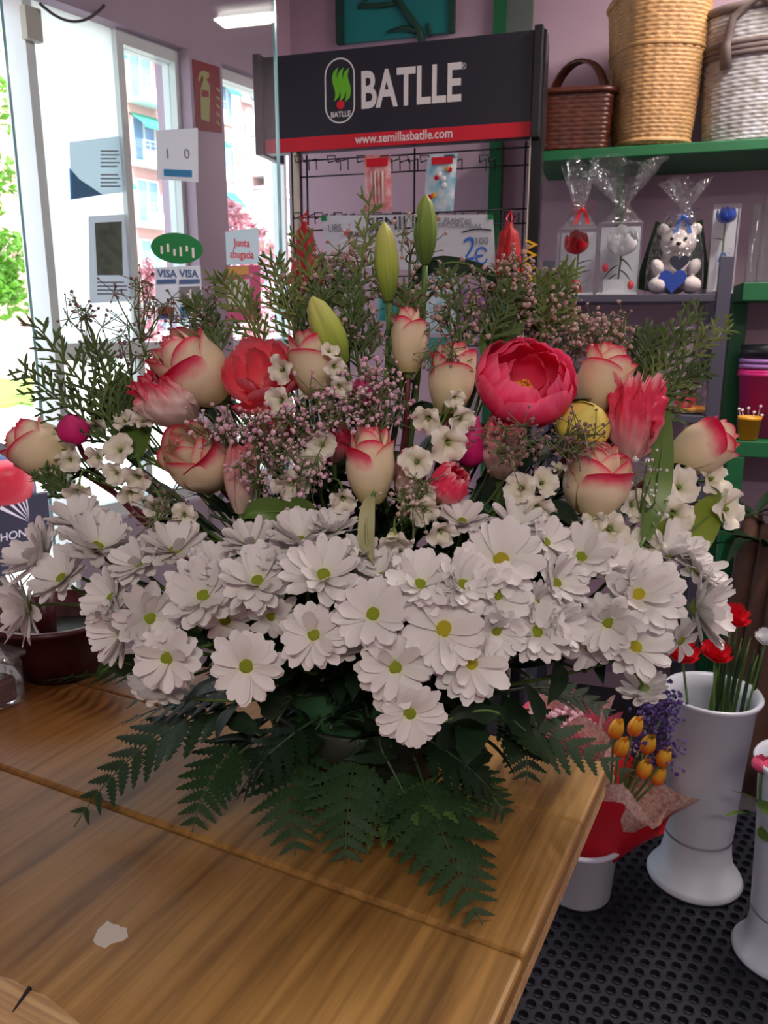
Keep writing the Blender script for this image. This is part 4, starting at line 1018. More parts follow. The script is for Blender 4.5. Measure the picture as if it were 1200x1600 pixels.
def hung(name, px0, px1, py0, py1, off, mt, label, cat, lean=0.0, thick=.006):
    c = D((px0 + px1) / 2, (py0 + py1) / 2, off); k = mpp(c)
    e = empty(name, c, RZW, label, cat); w_, h_ = (px1 - px0) * k, (py1 - py0) * k
    m = MB()
    def fn(u, v):
        x = (u - .5) * 2; y = (v - .5) * 2
        return (x * w_ / 2 + lean * y * w_ / 2, -thick * (1 - x ** 4) * (1 - y ** 4), y * h_ / 2)
    m.grid(fn, 8, 8)
    m.grid(lambda u, v: V((fn(1 - u, v)[0], -fn(1 - u, v)[1], fn(1 - u, v)[2])), 8, 8); m.build('pouch', mt, e, True)
    m = MB(); m.box((lean * w_ / 2 * .92, -.001, h_ * .46), (w_ * .98, .003, h_ * .08)); m.build('header_seal', mt, e)
    return e, w_, h_
e, w_, h_ = hung('seed_packet', 569, 612, 245, 328, .06, M['packet_pink'], 'seed packet with pale carrots and red label hanging left under the header', 'seed packet', -.08)
m = MB(); m.box((.0, -.0075, h_ * .36), (w_ * .8, .002, h_ * .14)); m.build('label_band', M['ribbon_red'], e)
for i in range(4):
    m = MB(); m.tube([V((-.018 + .011 * i, -.008, h_ * .2)), V((-.014 + .010 * i, -.0075, -h_ * .36))], [.004, .0015], 6); m.build('printed_carrot', M['cream'] if i % 2 else M['packet_pink'], e)
e, w_, h_ = hung('seed_packet', 664, 712, 244, 328, .06, M['packet_blue'], 'seed packet with a mixed radish picture hanging right under the header', 'seed packet', .1)
m = MB(); m.box((.006, -.0075, h_ * .38), (w_ * .7, .002, h_ * .12)); m.build('label_band', M['ribbon_red'], e)
for i in range(9):
    m = MB(); m.ell(((random.random() - .5) * w_ * .7, -.008, (random.random() * .7 - .45) * h_), (.007, .0015, .007), 10, 6); m.build('printed_radish', M[('tail_light', 'white', 'pot_yellow')[i % 3]], e, True)
for i, (x0, x1, y0, y1, mt, lb) in enumerate(((590, 622, 425, 500, 'packet_teal', 'teal packet hanging half hidden left of the tall lily bud'), (662, 712, 430, 520, 'packet_blue', 'light blue packet hanging under the price card'), (718, 760, 452, 500, 'pot_violet', 'violet packet hanging behind the arching leaf'), (670, 712, 528, 600, 'packet_teal', 'green packet low on the rack behind the roses'), (770, 806, 440, 520, 'packet_teal', 'teal packet beside the black post behind the red net'))):
    hung('seed_packet', x0, x1, y0, y1, .05, M[mt], lb, 'seed packet')
# price cards
e = sheet('price_card', lambda px, py: D(px, py, .075), [(502, 337), (668, 335), (668, 424), (512, 414)], M['paper'], 'white handwritten SEMILLAS card clipped to the seed rack', 'card', thick=.001)
fr_ = lambda px, py: D(px, py, .0775) - e.location
text('lettering', 'SEMILLAS', .052, M['dark_ink'], e, fr_(630, 349), (PI / 2, R(-2), RZW), sx=.98)
text('lettering', 'UBS', .03, M['grey_ink'], e, fr_(523, 357), (PI / 2, 0, RZW), sx=.8)
text('lettering', 'HUERTO', .022, M['dark_ink'], e, fr_(562, 367), (PI / 2, R(4), RZW), sx=.9)
m = MB(); m.ell(fr_(541, 365), .007, 8, 6); m.build('red_dot', M['red_print'], e, True)
sheet('tape', lambda px, py: D(px, py, .078), [(502, 337), (510, 337), (510, 345), (502, 345)], M['sign_green'], None, None, e)
e = sheet('price_card', lambda px, py: D(px, py, .085), [(665, 336), (770, 335), (775, 424), (660, 416)], M['paper'], 'white price card with a blue handwritten 2 euro sign', 'card', thick=.001)
fr_ = lambda px, py: D(px, py, .0875) - e.location
text('lettering', '2', .088, M['blue_ink'], e, fr_(729, 392), (PI / 2, R(-8), RZW), sx=.9, shear=.25)
text('lettering', 'Є', .062, M['blue_ink'], e, fr_(752, 402), (PI / 2, R(-5), RZW), sx=.9)
text('lettering', '/100', .026, M['grey_ink'], e, fr_(750, 377), (PI / 2, 0, RZW))
text('lettering', 'PLANTAS', .018, M['grey_ink'], e, fr_(715, 345), (PI / 2, R(4), RZW)); text('lettering', 'DECORATIVAS', .018, M['grey_ink'], e, fr_(718, 353), (PI / 2, R(4), RZW))
m = MB(); m.tube(bez(fr_(722, 363), fr_(745, 355), fr_(768, 360), 8), .0018, 5); m.build('drawn_line', M['dark_ink'], e)
sheet('tape', lambda px, py: D(px, py, .088), [(762, 335), (770, 335), (770, 343), (762, 343)], M['sign_green'], None, None, e)
# red nets
for i, (px, top, bot, w0, w1) in enumerate(((475, 335, 440, 13, 33), (796, 335, 450, 13, 36))):
    c = D(px, top, .07); k = mpp(c); e = empty('net_bag', c, RZW, ('red net bag hanging at the left end of the seed rack', 'red net bag hanging against the black post with yellow print')[i], 'net bag')
    L_ = (bot - top) * k; m = MB()
    def fn(u, v):
        t = 2 * PI * u; r = (w0 + (w1 - w0) * min(1, v * 1.15)) * k * (.5 if v < .12 else 1) * (1 + .12 * math.sin(9 * t + 6 * v) + .08 * math.sin(5 * t)); r *= 1 if v < .9 else .75
        return (r * math.cos(t) * .8, r * .6 * math.sin(t), -L_ * v - .02)
    m.grid(fn, 28, 16); m.build('net', M['net_red'], e, True)
    m = MB(); m.tube([V((0, .02, .01)), V((-.008, 0, -.01)), V((0, 0, -.03)), V((.008, 0, -.01)), V((0, .02, .012))], .002, 5); m.build('hanger', M['ribbon_red'], e, True)
# ================================================================ the table
ZT = 0.90
K = H(952, 1190, ZT); k2_ = H(772, 1600, ZT); TA = math.atan2(K.x - k2_.x, K.y - k2_.y)
ta = V((math.sin(TA), math.cos(TA), 0)); tb = V((-math.cos(TA), math.sin(TA), 0))      # away from the viewer / to the left
tab = empty('work_table', V((K.x, K.y, 0)), -TA, 'worn wooden shop table carrying the big bouquet', 'table')
# local frame: x = -tb (right), y = ta (away); the corner K is the origin
def tl_(px, py, z=ZT): q = H(px, py, z) - V((K.x, K.y, 0)); return (-q.dot(tb), q.dot(ta))
TW, TD = 1.35, .86
s1 = tl_(460, 1362)[1]; s2 = tl_(828, 1262)[1]
def board(name, y0, y1, dz, mt=M['table_wood']):
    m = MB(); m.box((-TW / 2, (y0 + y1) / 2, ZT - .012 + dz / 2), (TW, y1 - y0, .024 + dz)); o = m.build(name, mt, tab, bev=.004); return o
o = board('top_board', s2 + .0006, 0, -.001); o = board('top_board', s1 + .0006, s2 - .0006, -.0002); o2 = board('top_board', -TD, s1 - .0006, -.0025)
m = MB(); m.box((-TW / 2, -TD / 2, ZT - .0345), (TW - .004, TD - .004, .02)); m.build('under_board', M['wood_pale'], tab)
for x in (-.30, -TW + .30):
    for y in (-.16, -TD + .10):
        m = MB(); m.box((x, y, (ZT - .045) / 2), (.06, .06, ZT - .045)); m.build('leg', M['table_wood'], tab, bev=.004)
for y in (-.16, -TD + .10):
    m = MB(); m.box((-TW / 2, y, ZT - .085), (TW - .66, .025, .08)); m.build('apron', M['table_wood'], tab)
# worn places: a splintered pale patch at the near left, a paint blotch
pts = [tl_(*p) for p in ((-30, 1515), (20, 1528), (48, 1545), (70, 1552), (100, 1575), (128, 1600), (150, 1640), (-60, 1660))]
m = MB(); m.poly(pts, ZT - .0026, ZT - .0016); m.build('splintered_patch', M['wood_pale'], tab)
pts = []
cx, cy = tl_(171, 1457)
for i in range(18): t = 2 * PI * i / 18; rr = .0130 + .0024 * math.sin(3 * t) + random.uniform(-.002, .002); pts.append((cx + rr * math.cos(t) * 1.05, cy + rr * math.sin(t)))
m = MB(); m.poly(pts, ZT - .0026, ZT - .0019); m.build('pale_blotch', M['cream'], tab)
a_, b_ = tl_(20, 1578), tl_(46, 1542)
m = MB(); m.tube([V((a_[0], a_[1], ZT - .0012)), V((b_[0], b_[1], ZT - .0012))], [.0006, .0022], 5); m.build('dark_splinter', M['bark'] if False else M['black'], tab)

# maroon bowl and clear box at the back left of the table
q = H(100, 1045, ZT); e = empty('plant_bowl', q, .3, 'dark maroon plastic bowl behind the left daisies on the table', 'bowl'); k = mpp(q)
m = MB(); m.lathe([(60 * k, 0), (84 * k, 50 * k), (98 * k, 88 * k), (104 * k, 90 * k), (104 * k, 97 * k), (94 * k, 97 * k), (80 * k, 52 * k), (57 * k, 5 * k)], 40); m.build('bowl', M['maroon'], e, True)
m = MB(); m.lathe([(4 * k, 5 * k), (84 * k, 56 * k), (60 * k, 60 * k), (2 * k, 62 * k)], 24); m.build('soil', M['bowl_dark'], e, True)
m = MB(); m.tube([V((-20 * k, 0, 50 * k)), V((-16 * k, -8 * k, 130 * k))], 15 * k, 12); m.build('candle', M['maroon'], e, True)
q = H(-52, 1100, ZT); e = empty('clear_box', q, -.5, 'clear plastic box at the left frame edge on the table', 'box'); k = mpp(q)
m = MB(); m.box((0, 0, 40 * k), (150 * k, 110 * k, 80 * k)); m.build('box_body', M['cellophane'], e, bev=.01)
m = MB(); m.box((0, 0, 82 * k), (158 * k, 118 * k, 10 * k)); m.build('lid', M['acetate'], e, bev=.004)
m = MB(); m.box((0, 0, 24 * k), (130 * k, 92 * k, 42 * k)); m.build('dark_contents', M['maroon'], e, bev=.006)

# ================================================================ the floor at the right
# perforated rubber mat: honeycomb of holes with raised collars
e = empty('rubber_mat', H(1000, 1480, 0) + V((0, 0, .001)), R(-8), 'black rubber mat full of round holes on the floor beside the table', 'mat')
pit = .034; m = MB(); nh = 10
def hexcell(cx, cy):
    b = len(m.v); R0 = pit / math.sqrt(3)
    for j, (rr, z) in enumerate(((R0, .010), (pit * .37, .010), (pit * .355, .0125), (pit * .315, .0125), (pit * .30, .001))):
        for i in range(12):
            t = 2 * PI * i / 12 + PI / 6
            r_ = rr if j else (R0 if i % 2 == 0 else R0 * math.cos(PI / 6))
            m.v.append(V((cx + r_ * math.cos(t), cy + r_ * math.sin(t), z)))
    for j in range(4):
        for i in range(12):
            i2 = (i + 1) % 12; m.face([b + j * 12 + i, b + j * 12 + i2, b + (j + 1) * 12 + i2, b + (j + 1) * 12 + i])
for j in range(-22, 20):
    for i in range(-17, 19):
        hexcell((i + .5 * (j % 2)) * pit, j * pit * math.sqrt(3) / 2)
me_ = m.mesh('perforated_sheet', M['rubber'], False); o = put('perforated_sheet', me_, e); o['kind'] = 'stuff'

def vase(name, px, py, hpx, label, r_top=68, fill=None, lean=0.0):
    q = H(px, py, .0135); k = mpp(q) * 1.0; e = empty(name, q, 0, label, 'vase'); h = hpx * k
    r = lambda x: x * k
    m = MB(); m.lathe([(r(69), 0), (r(71), .008), (r(67), r(12)), (r(55), r(28)), (r(50), r(52)), (r(48), r(80))], 40); m.build('flared_foot', M['white_plastic'], e, True)
    m = MB(); m.lathe([(r(49.5), r(78)), (r(49.5), r(84)), (r(54), h * .6), (r(62), h - .02), (r(68), h - .008), (r(70), h), (r(68), h + .006), (r(62), h), (r(56), h - .03), (r(46), r(90))], 40); m.build('body', M['white_plastic'], e, True)
    return e, k, h
va, k, h = vase('flower_vase', 1084, 1368, 310, 'tall white plastic flower vase with a flared foot standing on the mat')
vb, kb, hb = vase('flower_vase', 1218, 1490, 330, 'bluish white vase with a flared foot cut by the right frame edge')
def carnation(px, py, Y, label, rpx, mt=None, root=None):
    c = P(px, py, Y); kk = mpp(c); e = empty('carnation', c, 0, label, 'flower', rot=aim(V((random.uniform(-.3, .3), -.4, .9))))
    mt = mt or M['carnation_red']; m = MB(); r = rpx * kk
    for s, n, hb in ((1, 7, .5), (.8, 6, .75), (.55, 5, .9), (.3, 3, 1.0)):
        for i in range(n):
            pm = cup(r * s, r * hb, 2 * PI * i / n + s, 3.4 / n, rf=.14, nu=8, nv=4, flare=r * .8, sd=i * 3 + s)
            off = len(m.v); m.v += pm.v
            for f_, uv_ in zip(pm.f, pm.uv): m.face([i_ + off for i_ in f_], uv_)
    o = m.build('petals', mt, e, True); o['kind'] = 'stuff'
    m = MB(); m.lathe([(r * .1, -r * .5), (r * .22, -r * .3), (r * .3, 0)], 10); m.build('calyx', M['stem_green'], e, True)
    inv = mat_of(e).inverted(); b = root + V((random.uniform(-.03, .03), random.uniform(-.03, .03), 0))
    m = MB(); m.tube([inv @ p for p in bez(c, c * .5 + b * .5 + V((0, .01, .03)), b, 8)], .0028, 6); m.build('stem', M['stem_green'], e, True)
rt_ = va.location + V((0, 0, .12)); Yv = va.location.y
carnation(1066, 1024, Yv - .06, 'red carnation in the vase, left one beside the daisies', 24, None, rt_)
carnation(1117, 1024, Yv - .03, 'red carnation in the vase, right one of the lower pair', 23, None, rt_)
carnation(1144, 968, Yv + .03, 'red carnation in the vase, highest of the three', 24, None, rt_)
for i in range(12):                                            # grassy green stems standing in the vase
    tp = P(1120 + i * 6.5 + random.uniform(-3, 3), 985 + abs(i - 6) * 9 + random.uniform(-14, 14), Yv + random.uniform(-.05, .06)); b = rt_ + V((.02 + .004 * i, random.uniform(-.03, .04), 0))
    e = empty('cut_greenery', b, 0, 'upright green cut stem among the bundle in the white vase', 'stem', 'green cut stems in the vase')
    m = MB(); m.tube([p - b for p in bez(b, b * .4 + tp * .6 + V((-.02, 0, 0)), tp, 8)], [.004, .004, .004, .004, .0042, .0045, .005, .004, .0008], 6); m.build('stem', M['fern'] if i % 2 else M['leaf_mid'], e, True)
    o = leaf_mb(.14, .014, bend=.05).build('leaf', M['fern'], e, True); o.location = (tp - b) * .3; o.rotation_euler = (0, -1.3 + random.uniform(-.1, .15), random.uniform(0, 6))
carnation(1198, 1000, Yv, 'small white bloom above the green stems at the right frame edge', 17, M['rose_white'], rt_ + V((.05, 0, 0)))
# pink bud in the second vase
c = P(1190, 1193, vb.location.y); kk = mpp(c); e = empty('rose', c, 0, 'small pink rosebud over the bluish vase at the right edge', 'flower')
for i in range(5): cup(15 * kk, 24 * kk, i * 1.26, .95, nu=6, nv=6, bow=.8).build('petal', M['pink_bud'], e, True).location = (0, 0, -12 * kk)
m = MB(); m.lathe([(2 * kk, -16 * kk), (9 * kk, -12 * kk), (12 * kk, -3 * kk)], 10, cap1=False); m.build('calyx', M['stem_green'], e, True)
b = vb.location + V((0, 0, .2)) - c; m = MB(); m.tube(bez(V((0, 0, -.02)), V((0, 0, -.15)), b, 6), .003, 6); m.build('stem', M['stem_green'], e, True)
for i, (dx, dz) in enumerate(((6, -74), (-2, -88), (14, -58), (2, -112))):
    o = leaf_mb(.07, .045, bend=.3).build('leaf', M['leaf_mid'], e, True); o.location = (dx * kk, -.01, dz * kk); o.rotation_euler = (.5, -.3, 2.0 + i * 1.1)

# white bucket with the wrapped bouquets
q = H(902, 1392, .0135); k = mpp(q); e = empty('bucket', q, 0, 'white plastic bucket tucked behind the table corner', 'bucket')
m = MB(); m.lathe([(46 * k, 0), (50 * k, 6 * k), (56 * k, 88 * k), (66 * k, 98 * k), (67 * k, 104 * k), (60 * k, 104 * k), (52 * k, 84 * k), (44 * k, 8 * k)], 40); m.build('body', M['white_plastic'], e, True)
bk, hk = q, 104 * k
e = empty('wrapped_bouquet', q + V((.01, 0, .02)), 0, 'mixed bouquet in a red paper cone with floral lining in the white bucket', 'bouquet')
top = P(985, 1215, q.y - .02) - e.location; tip = V((0, 0, .0))
ax = (top - V((0, 0, .03))).normalized(); qq = ax.to_track_quat('Z', 'Y').to_matrix(); Lc = top.length
def cone(r0, r1, z0, z1, wav, ph, nu=40, nv=6):
    m = MB()
    def fn(u, v):
        t = 2 * PI * u; r = r0 + (r1 - r0) * v ** 1.5; r *= 1 + wav * v * math.sin(4 * t + ph)
        return qq @ V((r * math.cos(t), r * math.sin(t), z0 + (z1 - z0) * v + wav * .12 * v * math.cos(4 * t + ph)))
    return m.grid(fn, nu, nv)
cone(.03, 78 * k, .02, Lc * .92, .16, .4).build('red_wrap', M['wrap_red'], e, True)
cone(.028, 80 * k, .03, Lc * 1.02, .22, 1.2).build('floral_lining', M['lace'], e, True)
for i, (px, py) in enumerate(((962, 1142), (992, 1138), (1012, 1166), (1036, 1186), (1006, 1204), (1028, 1214), (970, 1170))):
    c = P(px, py, q.y - .08 + .01 * (i % 3)); kk = mpp(c)
    t_ = empty('tulip', c, 0, ('orange tulip at the left of the red-wrapped bunch', 'orange tulip top of the red-wrapped bunch', 'yellow-orange tulip in the middle of the red-wrapped bunch', 'yellow-orange tulip at the right of the red-wrapped bunch', 'orange tulip low in the red-wrapped bunch', 'lowest orange tulip near the rim of the red wrap', 'orange tulip behind the fern tip in the red-wrapped bunch')[i], 'flower', rot=aim(dirv(.22, .88, .42)))
    pm = None
    for j in range(6):
        o = cup(13 * kk * (1 if j % 2 else .9), 36 * kk, 0, .75, nu=5, nv=6, bow=.80, rim=.03); pm = pm or o.mesh('petal', M['tulip_orange'])
        put('petal', pm, t_, (0, 0, -14 * kk), (0, 0, j * PI / 3), .92 if j % 2 else 1)
    inv = mat_of(t_).inverted(); m = MB(); m.tube([inv @ p for p in bez(c - dirv(.22, .88, .42) * 13 * kk, e.location + ax * Lc * .6, e.location + ax * .06, 6)], .003, 5); m.build('stem', M['stem_green'], t_, True)
for i in range(9):
    px, py = 985 + random.uniform(-5, 75), 1100 + random.uniform(-10, 85); c = P(px, py, q.y - .03 + random.uniform(-.04, .05)); kk = mpp(c)
    t_ = empty('statice_sprig', c, 0, 'purple statice sprig in the red-wrapped bunch', 'flower', 'purple statice sprigs')
    m = MB()
    for j in range(45): m.ico(V((random.gauss(0, 14), random.gauss(0, 12), random.gauss(0, 16))) * kk, random.uniform(2, 4) * kk, .4)
    o = m.build('florets', M['statice'], t_); o['kind'] = 'stuff'
    m = MB(); m.tube(bez(V((0, 0, 0)), (e.location + ax * Lc * .6) - c, (e.location + ax * .08) - c, 5), .002, 5); m.build('stem', M['stem_green'], t_, True)
e = empty('wrapped_bouquet', q + V((-.03, .06, .02)), 0, 'small bunch in pink paper with white lace behind the table corner', 'bouquet')
top = P(893, 1120, q.y + .05) - e.location; ax = top.normalized(); qq = ax.to_track_quat('Z', 'Y').to_matrix(); Lc = top.length
cone(.03, 66 * k, .02, Lc * 1.0, .22, 2.0).build('pink_wrap', M['wrap_pink'], e, True)
cone(.026, 60 * k, .02, Lc * 1.04, .3, .7).build('white_lace', M['lace'], e, True)
m = MB()
for j in range(60): d = V((random.gauss(0, 16), random.gauss(0, 16), random.gauss(0, 8))) * k; m.ico(top + d - ax * .01, random.uniform(3, 6) * k, .4)
o = m.build('pink_filling', M['gyp_pink'], e); o['kind'] = 'stuff'
# ================================================================ the bouquet
BC = H(575, 1180, ZT)                                        # foot of the bowl
e = empty('flower_bowl', BC, 0, 'low dark bowl of wet foam hidden under the bouquet', 'bowl')
m = MB(); m.lathe([(.085, 0), (.105, .03), (.12, .085), (.116, .088), (.1, .03), (.08, .006)], 40); m.build('bowl', M['bowl_dark'], e, True)
m = MB(); m.lathe([(.07, .008), (.095, .05), (.105, .10), (.07, .15), (.02, .165)], 28, cap1=True); m.build('foam', M['foam'], e, True)
ROOT = BC + V((0, 0, .11))
DK = ((300, .885), (350, .88), (450, .86), (550, .83), (650, .79), (750, .745), (850, .70), (950, .66), (1040, .642), (1120, .63), (1300, .62))
def YD(px, py, extra=0.0):
    y = DK[-1][1]
    if py <= DK[0][0]: y = DK[0][1]
    else:
        for (p0, y0), (p1, y1) in zip(DK, DK[1:]):
            if p0 <= py <= p1: y = y0 + (y1 - y0) * (py - p0) / (p1 - p0); break
    return y + .13 * ((px - 585) / 520) ** 2 + extra
def B(px, py, extra=0.0): return P(px, py, YD(px, py, extra))
rj = lambda s: V((random.uniform(-s, s), random.uniform(-s, s), random.uniform(-s, s)))
def stem_to(e, start, axis, r0, r1, mt, name='stem', bow_=.10):
    """stem from a flower's base down into the foam, in the flower's own frame"""
    inv = mat_of(e).inverted(); end = ROOT + rj(.045); s_ = e.scale[0]
    pts = bez(start, start - axis * bow_, end, 9); m = MB(); m.tube([inv @ p for p in pts], [(r1 + (r0 - r1) * i / 9) / s_ for i in range(10)], 6)
    return m.build(name, mt, e, True)

# ---------------------------------------------------------------- daisies (white spray chrysanthemums)
def daisy_petal(cupv, L_, wd):
    m = MB()
    def fn(u, v):
        x = (u - .5) * 2; t = v; wv = wd * (.42 + .58 * math.sin(PI * min(1, .08 + .70 * t))) * (1 - .9 * max(0, t - .88) / .12 * abs(x) ** 2 * .5)
        tip = -.07 * L_ * (x * x) * (t ** 6) - .03 * L_ * (1 - abs(x)) * t ** 10
        r = .12 + L_ * t + tip
        z = cupv[0] * t + cupv[1] * t * t + .05 * wd * 6 * (abs(x) ** 2) * (1 - .4 * t) * .35 - .012 * math.cos(x * PI * 3) * .4
        return (r, x * wv, z)
    return m.grid(fn, 4, 6)
DP = {}
for nm, (c1, c2_, L_, wd) in {'open': (.20, -.18, .90, .195), 'open2': (.34, -.16, .84, .18), 'cup': (.50, -.02, .88, .20), 'cup2': (.68, .02, .70, .16), 'flat': (.02, -.16, .92, .19), 'droop': (-.04, -.34, .92, .19)}.items():
    DP[nm] = daisy_petal((c1, c2_), L_, wd).mesh('petal', M['daisy_petal'])
m = MB(); m.lathe([(.20, -.02), (.205, .04), (.17, .10), (.09, .125), (.012, .115)], 20, cap1=True)
DD = m.mesh('disc', M['daisy_disc']); DG = m.mesh('disc', M['daisy_disc_gold'])
m = MB(); m.lathe([(.05, -.20), (.12, -.15), (.24, -.05), (.26, .0)], 14); DCX = m.mesh('calyx', M['calyx'])
def daisy(px, py, dia, a, b, label, gold=False, c=None, style=None, extra=0.0):
    ctr = B(px, py, extra); ax = dirv(a, b, c); k = mpp(ctr); R_ = dia * .5 * k
    e = empty('daisy_chrysanthemum', ctr, 0, label, 'flower', rot=aim(ax, random.uniform(0, 6))); e.scale = (R_,) * 3
    up = abs(b) + abs(a)
    st = style or ('open' if up < .35 else ('cup' if random.random() < .45 else 'open2'))
    n1 = random.choice((14, 15, 16)); n2 = random.choice((12, 13, 14)); n3 = random.choice((0, 3, 5))
    inner = {'open': 'open2', 'open2': 'cup', 'cup': 'cup2', 'flat': 'open', 'droop': 'open'}[st]
    for n, nm, ph, zz, sc_ in ((n1, st, 0, 0, 1.06), (n2, inner, .21, .03, 1.0), (n3, 'cup2' if st != 'droop' else 'open2', .1, .05, .9)):
        for i in range(n):
            o = put('petal', DP[nm], e, (0, 0, zz + random.uniform(-.015, .015)), (random.uniform(-.26, .26), random.uniform(-.20, .22), 2 * PI * i / n + ph + random.uniform(-.10, .10)), None)
            q_ = sc_ * random.uniform(.9, 1.07); o.scale = (q_, random.uniform(.9, 1.15), 1)
    put('disc', DG if gold else DD, e); put('calyx', DCX, e)
    stem_to(e, ctr - ax * .2 * R_, ax, .0022, .0018, M['stem_green'], bow_=.07)
    return e
for args in (
 (617, 1042, 120, .0, .0, 'white daisy facing straight out just above the lowest daisy'),
 (640, 1113, 110, .05, -.12, 'white daisy hanging lowest of all at the front of the bouquet'),
 (385, 1040, 120, .05, .0, 'white daisy facing straight out over the left ferns, dark gaps around it'),
 (491, 992, 110, -.15, .18, 'white daisy with green eye at the left of the middle trio'),
 (583, 960, 118, -.05, .32, 'white daisy with green eye in the centre of the front bank'),
 (693, 983, 138, .08, .34, 'largest white daisy of the front bank, golden green eye', True),
 (735, 1036, 124, .1, .22, 'white daisy with a bright green eye under the largest one', True),
 (262, 1028, 112, -.1, -.02, 'white daisy facing out at the lower left corner of the bank'),
 (318, 932, 118, .0, .45, 'white daisy with green eye tilted upward left of centre'),
 (403, 910, 118, -.05, .62, 'white daisy tilted up between the two left rosebuds'),
 (505, 900, 124, .05, .6, 'white daisy with green eye below the central rose, tilted up'),
 (234, 966, 112, .38, .15, 'white daisy turned right above the lower left corner one'),
 (655, 914, 112, .1, .62, 'white daisy tilted up right of the rose stem'),
 (783, 876, 130, .0, .45, 'white daisy with golden eye highest of the right bank', True),
 (776, 930, 108, .25, .2, 'white daisy half hidden under the golden-eyed one'),
 (838, 988, 104, .1, .35, 'white daisy tilted outward low at the inner right'),
 (995, 930, 134, .08, .3, 'large white daisy with yellow eye on the far right bank', True),
 (992, 1012, 112, .1, .5, 'white daisy with small eye below the large far right one', True),
 (950, 972, 100, -.25, -.1, 'white daisy with crowded petals and no eye showing, right bank'),
 (1088, 950, 128, .86, .05, 'white daisy in profile at the right end of the bank'),
 (1006, 1076, 72, .3, -.8, 'small white daisy seen from behind, hanging at the lower right'),
 (274, 862, 104, .12, .84, 'white daisy in profile under the left rose, petals raised'),
 (218, 882, 92, -.3, .7, 'white daisy half turned away beside the profile one on the left'),
 (122, 818, 96, .0, .8, 'white daisy at the top of the far left cluster'),
 (152, 856, 112, .3, .75, 'white daisy with upright petals in the far left cluster'),
 (66, 872, 112, -.6, .5, 'white daisy turned left in the far left cluster'),
 (44, 948, 118, -.78, -.1, 'white daisy in profile at the left end over the maroon bowl'),
 (190, 985, 104, -.6, -.1, 'white daisy turned left above the lower left corner'),
 (250, 1068, 92, -.2, -.6, 'white daisy seen from below at the lower left edge'),
 (392, 852, 96, .0, .85, 'white daisy turned skyward under the pale tulip'),
 (470, 846, 104, .0, .85, 'white daisy turned skyward left of the rose stem'),
 (520, 830, 76, .1, .9, 'small white daisy turned skyward beside the dark rose stem'),
 (722, 816, 84, .0, .8, 'white daisy with spread petals below the striped pink tulip'),
 (806, 822, 96, .2, .8, 'white daisy behind the golden-eyed one, turned skyward'),
 (852, 848, 84, .5, .5, 'white daisy turned right beside the golden-eyed one'),
 (908, 872, 108, -.2, .55, 'white daisy with broad petals below the right rose'),
 (868, 912, 96, .5, .3, 'white daisy turned right in the gap of the right bank'),
 (838, 942, 76, .5, .0, 'small white daisy tucked in the shade of the right gap'),
 (722, 914, 108, .3, .5, 'white daisy behind the largest one of the front bank'),
 (541, 1008, 82, .2, -.7, 'shaded white daisy seen from behind in the middle trio'),
 (352, 968, 92, .1, -.5, 'shaded white daisy under the upward tilted left one'),
 (424, 962, 84, -.2, -.4, 'shaded white daisy left of the middle trio'),
 (1042, 866, 112, .3, .8, 'white daisy with folded petals at the top of the right end'),
 (962, 884, 92, .0, .72, 'white daisy behind the large far right one, turned skyward'),
 (1062, 1000, 84, .5, -.45, 'white daisy seen from behind under the right profile one'),
 (920, 1010, 84, .1, -.3, 'shaded white daisy low in the right gap'),
 (176, 935, 96, -.5, .4, 'white daisy turned left between the two left clusters'),
 (335, 893, 92, .0, .8, 'white daisy turned skyward behind the tilted left one'),
 (442, 884, 90, .0, .82, 'white daisy turned skyward behind the pair of left centre'),
 (775, 985, 88, .2, -.2, 'shaded white daisy right of the largest one'),
 (98, 905, 100, -.3, .6, 'white daisy low in the far left cluster'),
 (1085, 890, 100, .55, .6, 'white daisy turned right above the profile one'),
 (596, 902, 92, -.3, .8, 'white daisy turned skyward above the centre one'),
 (872, 978, 84, .6, .0, 'white daisy turned aside in the shade of the right bank'),
 (560, 868, 76, .1, .85, 'small white daisy at the foot of the wine-red rose stem'),
):
    kw = {}
    if len(args) == 7: kw['gold'] = args[6]
    back = args[4] < -.25
    daisy(*args[:6], style='droop' if back else None, c=-.35 if back and args[4] <= -.6 else None, extra=.025 if back else (.012 if args[4] > .7 else 0.0), **kw)

# ---------------------------------------------------------------- roses
def rose_pt(a_, hb, flare, dent=0.0):
    m = MB()
    def prof(t):
        return a_ * (.30 + .70 * math.sin(PI * min(.78, .10 + .62 * t)) - .30 * max(0, t - .5) ** 1.2)
    def fn(u, v):
        x = (u - .5) * 2; t = v
        r = prof(t) + flare * max(0, t - .74) ** 1.4 * 3.2 * (1 - .25 * x * x)
        z = hb * (t ** 1.08) - hb * .16 * x * x * t ** 3 - flare * 2.0 * max(0, t - .86) ** 1.2 * (1 - x * x * .5)
        r += .012 * math.sin(x * 6 + 2) * t * t
        an = x * 1.12 * (.55 + .45 * math.sin(PI * min(.9, .2 + .6 * t)))
        return (r * math.cos(an), r * math.sin(an), z)
    return m.grid(fn, 14, 12)
RP = [rose_pt(.56, 1.0, .34).mesh('petal', M['rose_petal']), rose_pt(.52, 1.03, .16).mesh('petal', M['rose_petal']), rose_pt(.42, 1.05, .06).mesh('petal', M['rose_inner']), rose_pt(.31, 1.06, .03).mesh('petal', M['rose_inner']), rose_pt(.20, 1.06, .0).mesh('petal', M['rose_inner'])]
m = MB()
def spiral(u, v):
    an = u * 4 * PI; r = .03 + .10 * u; return (r * math.cos(an), r * math.sin(an), .45 + .60 * v - .02 * u)
m.grid(spiral, 40, 4); RS = m.mesh('heart_petal', M['rose_inner'])
